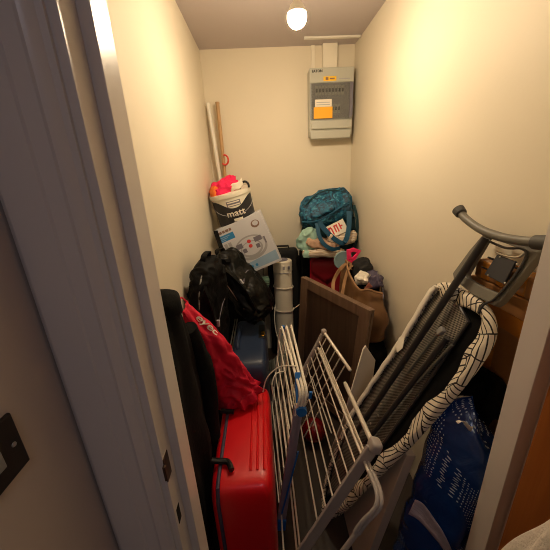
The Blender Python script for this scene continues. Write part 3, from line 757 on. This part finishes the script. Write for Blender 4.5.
# left hem of the cover: pale strip standing proud along the far edge
m = MB(); pts = [(1.235, -.90), (1.2, -.932), (1.0, -.958), (.75, -1.008), (.5, -1.05), (.3, -1.045)]
m.grid(lambda u, v: (lambda p: B(p.x, p.y + .004 + .026 * v, .0165 + .004 * math.sin(PI * v) + .0015 * math.sin(u * 60)))(spline([V((a, b, 0)) for a, b in pts], 8)[min(int(u * 32 + .5), 32)]), 32, 3)
m.build('cover_hem', 'wtube', ib, solid=.003)
# legs folded along the underside
def leg(pa, pb, h, r, name='leg', m_='ibdark', ext=0):
    a1, v1 = U(*pa, h); a2, v2 = U(*pb, h)
    e = V((a2 - a1, v2 - v1)) * (1 + ext)
    pts = [B(a1, v1, h), B(a1 + e.x, v1 + e.y, h)]
    return MB().tube(pts, r, 14, sq=.75).build(name, m_, ib)
leg((486, 238), (362, 424), .030, .0125, ext=.08)
leg((447, 338), (374, 432), .020, .0105, ext=.15)
leg((440, 331), (408, 372), .030, .0055, name='brace', m_='ibgrey')
leg((452, 345), (418, 382), .012, .0055, name='brace', m_='ibgrey')
a1, v1 = U(441, 331, .03); MB().box(tuple(V((-.013, -.010, -.008))), tuple(V((.013, .010, .008))), Matrix.Translation(B(a1, v1, .03)) @ frame(IA, IV, IN) @ rotm(0, 0, 28)).build('pivot_block', 'greyp', ib, bevel=.004)
a1, v1 = U(400, 338, .03)
m = MB(); m.prism([(0, 0), (.03, .028), (-.012, .055), (-.045, .034), (-.03, .006)], 0, .0012, lambda a, b, h: B(a1 + a, v1 + b, .034 + h + .12 * b)); m.build('care_tag', 'paper', ib)
for px, py in ((382, 416), (374, 424), (385, 405)):
    a1, v1 = U(px, py, .03); MB().lathe(B(a1, v1, .044), [(.0045, 0), (.004, .003), (.0005, .0035)], 10, frame(IV, IA, IN)).build('rivet', 'chrome', ib)
# T-bar foot across the top of the legs, with rubber ends
tp = [(460, 212, .055), (466, 219, .05), (480, 229, .046), (497, 236, .044), (516, 240, .044), (533, 242, .044), (546, 243, .044)]
tpts = []
for px, py, h in tp: a1, v1 = U(px, py, h); tpts.append(B(a1, v1, h))
tpts = spline(tpts, 5)
MB().tube(tpts, .0115, 16).build('foot_bar', 'ibgrey', ib)
d0 = (tpts[0] - tpts[2]).normalized(); d1 = (tpts[-1] - tpts[-3]).normalized()
MB().tube([tpts[0] - d0 * .012, tpts[0] - d0 * .008, tpts[0] + d0 * .012, tpts[0] + d0 * .018], [.012, .0165, .018, .011], 18).build('end_cap', 'rubber', ib)
MB().tube([tpts[-1] - d1 * .03, tpts[-1] - d1 * .025, tpts[-1] + d1 * .012, tpts[-1] + d1 * .018], [.012, .0165, .018, .011], 18).build('end_cap', 'rubber', ib)
# iron rest: moulded tray frame, wire loop, heat pad
oc = [U(491, 229), U(516, 237), U(541, 247), U(544, 253), U(503, 303), U(497, 307), U(476, 296), U(456, 280), U(455, 274), U(472, 251)]
ic = [U(489, 238), U(508, 244), U(527, 252), U(531, 257), U(506, 291), U(501, 294), U(484, 287), U(469, 278), U(468, 274), U(478, 257)]
m = MB(); m.ring(oc, ic, -.012, .010, B); m.build('iron_rest', 'ibgrey', ib, bevel=.004)
wl = [U(488, 240), U(509, 249), U(526, 250), U(531, 258), U(518, 279), U(507, 292), U(498, 301), U(488, 306), U(483, 314), U(485, 306)]
MB().tube(spline([B(a, v, .014) for a, v in wl], 6), .0034, 8).build('wire_loop', 'ibdark', ib)
wl = [U(499, 253), U(510, 257), U(522, 258), U(529, 253)]
MB().tube(spline([B(a, v, .010) for a, v in wl], 6), .0034, 8).build('wire_loop', 'chrome', ib)
pc = [U(499, 255), U(518, 262), U(506, 285), U(486, 275)]
hp = MB().prism(pc, .0, .007, B).build('heat_pad', 'pad', ib, bevel=.002)
for px, py in ((517, 264), (505, 283), (500, 257), (488, 275)):
    a1, v1 = U(px, py, .007); MB().lathe(B(a1, v1, .007), [(.003, 0), (.0025, .0015), (.0004, .002)], 10, frame(IV, IA, IN)).build('rivet', 'chrome', hp)
for s_ in (.25, .75):
    p1 = lerp(V((*pc[0], 0)), V((*pc[3], 0)), s_); p2 = lerp(V((*pc[1], 0)), V((*pc[2], 0)), s_)
    MB().tube([B(p1.x, p1.y - .03, -.002), B(p2.x, p2.y + .022, -.002)], .003, 6).build('cross_wire', 'ibdark', ib)

# flat carton against the right wall with shiny tape
cb = thing('flat_carton', 'tall flat brown carton against the right wall behind the ironing board', 'carton', (.675, .82, 0))
MB().box((.648, .60, 0), (.702, .845, 1.225)).build('carton_body', 'card', cb, bevel=.003)
MB().box((.6465, .602, 1.12), (.6475, .843, 1.17)).build('tape', 'tape', cb)
MB().box((.6465, .70, .3), (.6475, .76, 1.1)).build('tape', 'tape', cb)
sb = thing('taped_parcel', 'small brown parcel wrapped in shiny tape seen through the iron rest', 'parcel', (.672, .73, 1.226))
MB().box((.650, .635, 1.227), (.702, .835, 1.282)).build('wrapping', 'card', sb, bevel=.006)
for yy in (.67, .73, .79): MB().box((.6488, yy - .02, 1.2262), (.7032, yy + .02, 1.2832)).build('tape_band', 'tape', sb, bevel=.006)

# glossy blue pack, pale shelf board and black bag in the near right corner
pa = V((.45, -.893, 0)); pn = V((.893, .45, 0))
def packp(u, w, t, o=0):       # u along the face, w across the thickness, t height 0..1
    c = lerp(V((.472, .632, .0)), V((.582, .640, .87)), t)
    return c + pa * u + pn * w
def packshape_pts():
    m = MB(); nu, nv = 56, 44
    def f(a_, t):
        q = 2 * PI * a_; cu_, su = math.cos(q), math.sin(q)
        pw = lambda x, e: math.copysign(abs(x) ** e, x)
        k = min(1, (1 - t) / .10) ** .5 * min(1, .5 + t / .05 * .5)
        u = .098 * pw(cu_, .45) * (.25 + .75 * k); w = .062 * pw(su, .6) * (.12 + .88 * k)
        p = packp(u, w, t - .06 * (t > .8) * (t - .8) * 5 * (pw(cu_, .6) * .9))
        n = mnoise.noise(p * 10) * .014 - abs(mnoise.noise(p * 15 + V((3, 1, 2)))) * .016
        return p + pn * n * pw(su, .6) + pa * n * cu_ * .5
    m.grid(f, nu, nv)
    m.uv = {i: [(x * .5, y * .87) for x, y in q] for i, q in m.uv.items()}
    return m, f
bpk = thing('blue_pack', 'big glossy blue pack with white dots in the near right corner', 'pack', (.472, .632, 0))
m, pf = packshape_pts(); m.add([pf(i / 40, 1) for i in range(40)], [tuple(range(40))]); m.build('film_wrap', 'dots', bpk, sharp=80)
m = MB(); m.grid(lambda u, v: pf(.69 + .19 * u, .49 + .075 * v - .09 * u + .05 * math.sin(PI * u)) - pn * .006, 16, 6); m.build('printed_label', stripes('pale_printed_label', [(.35, lin((190, 180, 194))), (.5, lin((120, 112, 130))), (.62, lin((186, 178, 190)))], 16, 2, .4), bpk, solid=.001)
lb_ = MB(); sa = at(409, 456, y=.70) + V((.008, 0, 0)); sbp = at(372, 550, y=.70) + V((.008, 0, 0))
dS = (sa - sbp).normalized(); e0 = sbp - dS * ((sbp.z - .004) / dS.z)
lb_.bar(e0 + V((0, .15, 0)), sa + V((0, .15, 0)), (0, 1, 0), .30, .032)
o = lb_.build('shelf_board', 'laminate', bevel=.002); tag(o, 'pale laminate shelf board leaning between ironing board and blue pack', 'board')
blob('black_sack', (.628, .70, .90), (.022, .09, .085), 'matte_black', 'black plastic sack on top of the blue pack beside the door frame', 'sack', .7, None, .03, 14, 43)
o = MB().grid(lambda u, v: at(458 + 16 * u, 424 + 8 * v * u, y=.60) + V((0, .01 * v, .01 * math.sin(5 * u))), 6, 3).build('white_scrap', 'paper', solid=.001); tag(o, 'white paper scrap between the blue pack and the black sack', 'paper')

# ------------------------------------------------------------------ silver airer (folded, lying on its long side)
AT = V((.303, .68, .726)); AB = V((.062, .68, .221)); ad = (AT - AB).normalized(); A0 = AB - ad * ((AB.z - .012) / ad.z)
ATf = V((.290, 1.42, .70)); A0f = A0 + V((-.002, .74, 0))
ai = thing('clothes_airer', 'silver folding clothes airer leaning against the ironing board', 'clothes airer', A0)
MB().bar(A0, AT, (0, 1, 0), .012, .042).build('end_bar', 'rail_grey', ai, bevel=.003)
MB().tube([A0f, ATf], .0105, 12).build('end_bar', 'rail_grey', ai)
def apt(py):   # point on the near end bar at picture height py
    lo_, hi_ = 0.0, 1.0
    for _ in range(40):
        mid = (lo_ + hi_) / 2; p = lerp(A0, AT, mid); c_ = RW.transposed() @ (p - V((0, 0, H))); y_ = 275 + FP * c_.y / c_.z
        if y_ > py: lo_ = mid
        else: hi_ = mid
    return (lo_ + hi_) / 2
LA = (AT - A0).length
for f in [apt(q) for q in (456.6, 469.6, 481, 492, 504, 514.6, 527.6)]:
    MB().tube([lerp(A0, AT, f) + V((0, .006, 0)), lerp(A0f, ATf, f)], .0032, 8).build('rod', 'alu', ai)
for f in (.30, .265, .12):
    MB().tube([lerp(A0, AT, f) + V((0, .006, 0)), lerp(A0f, ATf, f)], .0038, 8).build('rod', 'alu', ai)
# wing frame: U tube with plastic elbows, sliding past the end bar
e1 = V((.286, .550, .672)); e2 = V((.238, .550, .598)); e3_ = V((.13, .555, .36)); f1 = V((.262, 1.36, .652)); off = V((.012, 0, -.004))
for k_ in (0, 1):
    q = off * (k_ - .5)
    MB().tube([f1 + q, e1 + q + V((0, .045, 0))], .0054, 10).build('rod', 'alu', ai)
    MB().tube(spline([e1 + q + V((0, .09, .0)), e1 + q + V((0, .03, 0)), e1 + q + V((-.012, .002, -.02)), e2 + q, e2 + q + V((-.02, 0, -.044))], 5), .0066, 12).build('elbow', 'rail_grey', ai)
MB().tube([e2 + V((-.015, .0, -.035)), e3_, V((.075, .56, .2))], .008, 12).build('wing_end', 'rail_grey', ai)
# upper edge tube with corner joint and the second wing folded behind
MB().tube([V((.303, 1.0, .711)), V((.303, .985, .712)), AT + V((.004, .0, .0))], [.007, .0085, .0085], 14).build('top_tube', 'alu', ai)
MB().sup(AT + V((.006, .0, .006)), (.018, .022, .02), .5, .5, rotm(0, 20, 0), 0, 1, 20, 12).build('corner_joint', 'rail_grey', ai)
w1 = V((.300, 1.42, .715)); w2 = at(350, 370, y=1.16)
MB().tube([w1, w2, w2 + (w2 - w1).normalized() * .006], [.0085, .0085, .005], 14).build('wing_tube', 'alu', ai)
MB().sup(w1, (.015, .016, .016), .6, .6, None, 0, 1, 18, 12).build('corner_joint', 'rail_grey', ai)
MB().tube([w1, w1 + V((-.135, .0, -.33))], .0085, 12).build('wing_end', 'rail_grey', ai)
for f in (.14, .32, .5, .68, .86):
    p = lerp(w1, w2, f); MB().tube([p, p + V((-.21 , .02, -.47))], .0034, 8).build('wing_rod', 'alu', ai)
MB().tube([V((.22, 1.36, .47)), V((.25, 1.0, .44))], .003, 6).build('wing_rod', 'alu', ai)

# ------------------------------------------------------------------ white airer with blue joints, folded flat, left of the silver one
wa_ = thing('clothes_airer', 'white folding airer with blue clips beside the red suitcase', 'clothes airer', (.007, .9, 0))
def LX(z): return .0045 + .142 * z
ytop, yfar = .90, 1.40
for k_ in range(3):
    ox = -.034 * k_; oy = .012 * k_
    zt = .79 - .002 * k_
    far = V((LX(zt) + ox * .75, yfar, zt - .012)); near = V((LX(zt) + ox * .35 + .006, ytop, zt))
    dn_ = V((LX(.66) + ox * .3, ytop - .002, .66)); 
    MB().tube(spline([far, lerp(far, near, .5), lerp(far, near, .86), near + V((.001, -.008, -.03)), dn_], 6), .0058, 10).build('frame_tube', 'wtube', wa_)
    bx = LX(.02) + ox * .35
    MB().bar((bx, ytop, .02), (LX(.70) + ox * .28, ytop, .70), (1, 0, 0), .016, .014).build('leg', 'mauve', wa_, bevel=.002)
    for j in range(6):
        z = .70 - .105 * j
        ox2 = ox * .5
        MB().tube([V((LX(z) + ox2 + .0, ytop + .004, z - .01)), V((LX(z) + ox * .8 - .004, yfar, z - .004))], .0028, 6).build('rod', 'wtube', wa_)
    MB().tube([V((LX(.76) + ox * .8, yfar, .765)), V((LX(.1) + ox * .8, yfar, .08))], .005, 8).build('rear_tube', 'wtube', wa_)
c = V((LX(.69), ytop - .012, .69))
MB().lathe(c, [(.001, -.012), (.021, -.012), (.022, -.008), (.022, .008), (.02, .012), (.001, .012)], 28, rotm(90, 0, 0)).build('hub', 'blue', wa_, label='round blue hinge hub')
MB().bar(V((LX(.72) - .012, ytop - .0, .715)), V((LX(.79) - .016, ytop + .075, .80)), (1, 0, 0), .022, .018).build('clip', 'blue', wa_, bevel=.003, label='blue clip above the hub')
MB().bar(V((LX(.74) + .028, ytop - .0, .735)), V((LX(.76) + .03, ytop - .0, .765)), (1, 0, 0), .012, .01).build('clip', 'blue', wa_, bevel=.002, label='small blue stub')
p = at(283.5, 330, y=1.405); MB().bar(p + V((0, 0, -.03)), p + V((0, 0, .025)), (1, 0, 0), .016, .016).build('clip', 'blue', wa_, bevel=.002, label='blue clip at the far end')
MB().bar((LX(.012) - .008, ytop - .003, .004), (LX(.06) - .008, ytop - .003, .07), (1, 0, 0), .038, .024).build('foot', 'blue', wa_, bevel=.003, label='blue foot')
MB().bar((LX(.06) - .008, ytop - .012, .12), (LX(.6) - .004, ytop - .012, .48), (1, 0, 0), .006, .006).build('strut', 'blue', wa_)
m = MB(); m.tube(spline([at(263, 392, y=1.05), at(266, 380, y=1.05), at(273, 371, y=1.05), at(283, 366, y=1.04), at(297, 366, y=1.02)], 6), .0028, 6); m.tube(spline([at(274, 400, y=1.0), at(272, 385, y=1.0), at(276, 374, y=1.02), at(285, 371, y=1.03)], 6), .0025, 6)
m.build('cord_loop', 'wtube', wa_)

MB_ = MB(); MB_.sup((.232, 1.36, .077), (.075, .075, .075), 1, 1, None, 0, 1, 40, 24); o = MB_.build('red_ball', 'redball'); tag(o, 'shiny dark red ball on the floor under the silver airer', 'ball')

# ------------------------------------------------------------------ left side: suitcases, bags, coat
rs = thing('red_suitcase', 'bright red hard shell suitcase in the left foreground', 'suitcase', (-.13, .95, 0))
def rsuit(p):
    q = p.copy(); 
    return q
y0s, y1s, zt = .70, 1.24, .55
m = MB(); m.sup((-.132, (y0s + y1s) / 2, zt / 2 + .012), (.115, (y1s - y0s) / 2, zt / 2 - .012), .22, .22, None, 0, 1, 56, 36); m.build('shell', 'redcase', rs, sharp=70)
for xx in (-.10, -.075, -.05):
    m = MB(); m.grid(lambda u, v, xx=xx: V((xx + .010 * (v - .5), y0s + .07 + (y1s - y0s - .14) * u, zt + .0006 + .003 * math.sin(PI * v))), 10, 4); m.build('ridge', 'redcase', rs)
m = MB(); m.tube([(-.212, y0s - .002, .05), (-.212, y0s - .002, zt - .05), (-.212, y0s + .02, zt - .008), (-.212, y0s + .05, zt + .001), (-.212, y1s - .05, zt + .001), (-.212, y1s - .01, zt - .03), (-.212, y1s + .001, zt - .1), (-.212, y1s + .001, .05)], .007, 8); m.build('zip', 'zip', rs)
def puller(y, s):
    c = V((-.212, y, zt + .004))
    m = MB(); m.tube(spline([c + V((-.03, .0, .02)), c + V((0, 0, .014)), c + V((.03, -.004, .012)), c + V((.046, -.035, .01))][:3 + s], 5), .0105, 8)
    return m.build('handle', 'blackp', rs)
puller(1.04, 0); puller(.80, 1)
for yy in (.80, 1.14): MB().sup((-.127, yy, .012), (.09, .02, .012), .4, .4).build('foot', 'blackp', rs)

rb = thing('drawstring_bag', 'crumpled red drawstring bag with white lettering above the red suitcase', 'bag', (-.1, 1.1, .56))
b0 = V((-.318, 1.03, 1.095)); b1 = V((-.155, 1.115, .60)); bax = (b0 - b1).normalized()
bwd = V((1, 0, .45)); bwd = (bwd - bax * bwd.dot(bax)).normalized(); bnm = bax.cross(bwd)
if bnm.y > 0: bnm = -bnm
BL = (b0 - b1).length
def bagp(u, v):     # u angle, v along from bottom (0) to top (1)
    w = (.092 - .02 * v - .075 * max(0, v - .62) / .38) if v > .14 else .085 + (.14 - v) * .06
    a = 2 * PI * u; th = .055 * (1 - .5 * v)
    n = mnoise.noise(V((math.cos(a) * 1.6, math.sin(a) * 1.6, v * 5))) * .018 + .010 - .035 * (1 - .85 * min(1, max(0, (v - .45) / .15))) * abs(mnoise.noise(V((math.cos(a) * 2.2 + 5, math.sin(a) * 2.2, v * 9 + math.cos(a))))) + .005 * math.sin(a * 9 + v * 14) * (1.2 - v)
    return b1 + bax * (BL * v) + bwd * ((w + n) * math.cos(a) - .02 * math.sin(PI * v)) + bnm * ((th + n) * math.sin(a))
m = MB(); m.grid(lambda u, v: bagp(u, v), 96, 60); m.add([bagp(i / 48, 1) for i in range(48)], [tuple(range(48))]); m.build('sack_body', 'redbag', rb, sharp=80)
m = MB()
def hemf(u, v):
    a = 2 * PI * u; c = bagp(u, .05); k = 1 + .22 * v + .10 * math.sin(a * 7) * v
    ctr = b1 + bax * (BL * .05)
    return ctr + (c - ctr) * k - bax * (.05 * v) 
m.grid(hemf, 56, 4); m.build('ruffled_hem', 'redcase' if False else 'redbag', rb, solid=.002, sharp=80)
m = MB()
def btx(a, b):
    v = .80 - a / BL * 1.0; u = .05 - b * 1.7
    c = bagp(u % 1, v); ctr = b1 + bax * (BL * v)
    return c + (c - ctr).normalized() * .006
def solve_text(): pass
text(m, 'eyec', .062, lambda a, b: btx(a, b), .95, .0012); m.build('lettering', 'paper', rb)
m = MB(); m.tube(spline([bagp(.75, .98), bagp(.6, 1) + bax * .03, bagp(.4, 1) + bax * .03, bagp(.3, .97)], 6), .003, 6); m.build('drawstring', 'redbag', rb)

ct = thing('black_coat', 'long black coat hanging just inside the left door frame', 'coat', (-.315, .80, .25))
def coat(u, v):
    a = 2 * PI * u; z = .26 + .955 * v
    hy = .155 - .115 * max(0, (v - .55) / .45) ** 1.6
    hxx = .056 - .014 * max(0, (v - .8) / .2)
    if v > .985: hy *= .55; hxx *= .6
    f = .010 * math.sin(a * 7 + v * 3) * (1 - .6 * v) + .012 * mnoise.noise(V((math.cos(a) * 2, math.sin(a) * 2, v * 6)))
    cy = .79 + .02 * (1 - v)
    x = -.312 + (hxx + f) * math.cos(a); y = cy + (hy + f) * math.sin(a)
    return V((max(x, XL + .004), y, z))
m = MB(); m.grid(coat, 56, 36); m.add([coat(i / 56, 1) for i in range(56)], [tuple(range(56))]); m.build('coat_body', 'coat', ct, sharp=80)
m = MB(); m.sup((-.305, .80, 1.20), (.045, .05, .045), .8, .8, None, .012, 20, 24, 14, 51); m.build('hood', 'coat', ct)
m = MB(); m.tube(spline([V((-.275, .88, 1.08)), V((-.262, .92, .95)), V((-.255, .93, .8)), V((-.26, .93, .66)), V((-.262, .92, .56))], 5), [.03] * 6 + [.038] * 8 + [.036] * 7, 14); m.build('sleeve', 'coat', ct)

nv_ = thing('navy_suitcase', 'navy blue hard shell suitcase behind the red suitcase', 'suitcase', (-.12, 1.48, 0))
m = MB(); m.sup((-.124, 1.52, .342), (.104, .272, .312), .24, .24, None, 0, 1, 56, 36); m.build('shell', 'navy', nv_, sharp=70)
for yy in (1.3, 1.68): MB().sup((-.118, yy, .016), (.085, .022, .018), .5, .5).build('wheel', 'blackp', nv_)
m = MB(); m.tube(spline([(-.185, 1.40, .655), (-.185, 1.42, .672), (-.185, 1.52, .676), (-.185, 1.62, .672), (-.185, 1.64, .655)], 5), .011, 10); m.build('handle', 'navy', nv_)
for xx in (-.214, -.228): MB().tube([(xx, 1.27, .655), (xx, 1.75, .66)], .0045, 8).build('silver_trim', 'chrome', nv_)
MB().box((-.070, 1.50, .652), (-.028, 1.66, .657)).build('lock_panel', 'blackp', nv_, bevel=.002)
MB().sup((-.045, 1.545, .658), (.012, .028, .004), .6, .6).build('lock', 'brass', nv_)

# rucksacks
hd = blob('holdall', (-.302, 1.42, .30), (.056, .25, .30), 'charcoal', 'black holdall on the floor beneath the left rucksack', 'bag', .5, None, .012, 9, 61)
def rucksack(label, c, rad, Mx, seed, m_, pip):
    o = thing('rucksack', label, 'rucksack', c, 'black rucksacks')
    T = Matrix.Translation(c) @ Mx
    def sh(p):
        q = p.copy(); k = 1 - .22 * max(0, p.z) ** 2; q.y *= k; q.x *= (1 - .15 * max(0, p.z)); return q
    m = MB(); m.sup(c, rad, .5, .5, Mx, .014, 9, 90, 64, seed, sh, .016, 13); m.build('main_body', m_, o, sharp=75)
    rx, ry, rz = rad
    m = MB(); m.sup(T @ V((rx * .75, -ry * .1, -rz * .35)), (rx * .5, ry * .72, rz * .48), .6, .6, Mx, .01, 12, 60, 40, seed + 1, None, .010, 16); m.build('front_pocket', m_, o, sharp=75)
    m = MB(); m.tube(spline([T @ V((rx * .2, -ry * 1.0, -rz * .5)), T @ V((rx * .2, -ry * 1.02, rz * .2)), T @ V((rx * .15, -ry * .82, rz * .72)), T @ V((rx * .1, -ry * .2, rz * .98)), T @ V((rx * .1, ry * .5, rz * .9))], 7), .0042, 6); m.build('piping', pip, o)
    m = MB(); m.tube(spline([T @ V((rx * .95, -ry * .75, -rz * .3)), T @ V((rx * 1.08, -ry * .5, rz * .05)), T @ V((rx * 1.02, ry * .2, rz * .25)), T @ V((rx * .9, ry * .7, rz * .1))], 7), .003, 6); m.build('zip', 'inkdark', o)
    m = MB(); strap(m, [T @ V((-rx * .1, -ry * .25, rz * .96)), T @ V((0, -ry * .2, rz * 1.1)), T @ V((0, ry * .2, rz * 1.1)), T @ V((-rx * .1, ry * .25, rz * .96))], (1, 0, 0), .024, .005); m.build('grab_handle', m_, o)
    m = MB(); strap(m, [T @ V((rx * .55, -ry * .9, rz * .75)), T @ V((rx * 1.0, -ry * .78, rz * .3)), T @ V((rx * 1.12, -ry * .7, -rz * .2)), T @ V((rx * .9, -ry * .75, -rz * .7))], (0, 1, .2), .04, .007); m.build('shoulder_strap', m_, o)
    m = MB(); m.box((-.012, -.006, -.016), (.012, .006, .016), T @ Matrix.Translation((rx * 1.12, -ry * .68, rz * .1))); m.build('buckle', 'inkmid', o, bevel=.002)
    return o, T
o1, T1 = rucksack('tall black rucksack with silver piping against the left wall', V((-.298, 1.33, .905)), (.064, .165, .295), rotm(3, 5, -8), 3, 'nylon', 'greyp')
o2, T2 = rucksack('shiny black rucksack tilted over the navy suitcase', V((-.146, 1.67, .93)), (.068, .12, .235), rotm(6, -34, -36), 5, 'nylon2', 'inkbrown')
m = MB(); strap(m, [at(229, 262, y=1.60), at(223, 252, y=1.74), at(218.5, 240, y=1.88), at(215.5, 231, y=1.97)], (1, 0, 0), .028, .004); m.build('long_strap', 'nylon', o2)
blob('white_carrier_bag', at(266, 298, y=1.72), (.02, .04, .085), 'paper', 'crumpled white carrier bag squeezed behind the tilted rucksack', 'bag', .8, rotm(0, -22, 0), .02, 20, 71)
m = MB(); m.grid(lambda u, v: V((-.12 + .13 * u + .006 * math.sin(9 * v), (1.95 - .075 * v / .2) if v < .2 else 1.875 - .006 * math.sin(7 * u + 2 * v), .878 if v < .2 else .876 - .32 * (v - .2) - .02 * math.sin(5 * u) * (v - .2))), 18, 18)
o = m.build('striped_cloth', 'greenstripe', solid=.006, sharp=80); tag(o, 'green striped cloth hanging down the front of the black storage box', 'cloth')
blob('grey_blanket', V((.055, 1.88, .125)), (.075, .10, .125), 'greycloth', 'crumpled grey green cloth on the floor in front of the tower heater', 'cloth', .8, None, .05, 12, 73)

# towel: folded terry cloth hung over the lever of the door
def robe(u, v):
    a = 2 * PI * u; z = .35 + 1.35 * v
    hy = .05 + .29 * min(1, max(0, (1.70 - z) / .95)) ** .86; hx = .048 - .012 * v
    f = .007 * math.sin(a * 9 + v * 4) + .008 * mnoise.noise(V((math.cos(a) * 3, math.sin(a) * 3, v * 7)))
    return V((min(.463 + (hx + f) * math.cos(a), .516), .035 + (hy + f * 1.5) * math.sin(a), z))
m = MB(); m.grid(robe, 80, 50); m.add([robe(i / 60, 1) for i in range(60)], [tuple(range(60))]); m.build('robe_body', 'towel', TW, sharp=80)
m = MB(); m.tube([(.47, .03, 1.69), (.476, .03, 1.722), (.476, .05, 1.69)], .004, 6); m.build('hanging_loop', 'towel', TW)

# ------------------------------------------------------------------ world: dark interior
w = bpy.data.worlds.new('dim_interior'); sc.world = w; w.use_nodes = True
w.node_tree.nodes['Background'].inputs[0].default_value = (.5, .5, .6, 1); w.node_tree.nodes['Background'].inputs[1].default_value = .02
for o in bpy.data.objects:
    if '_o' in o: del o['_o']
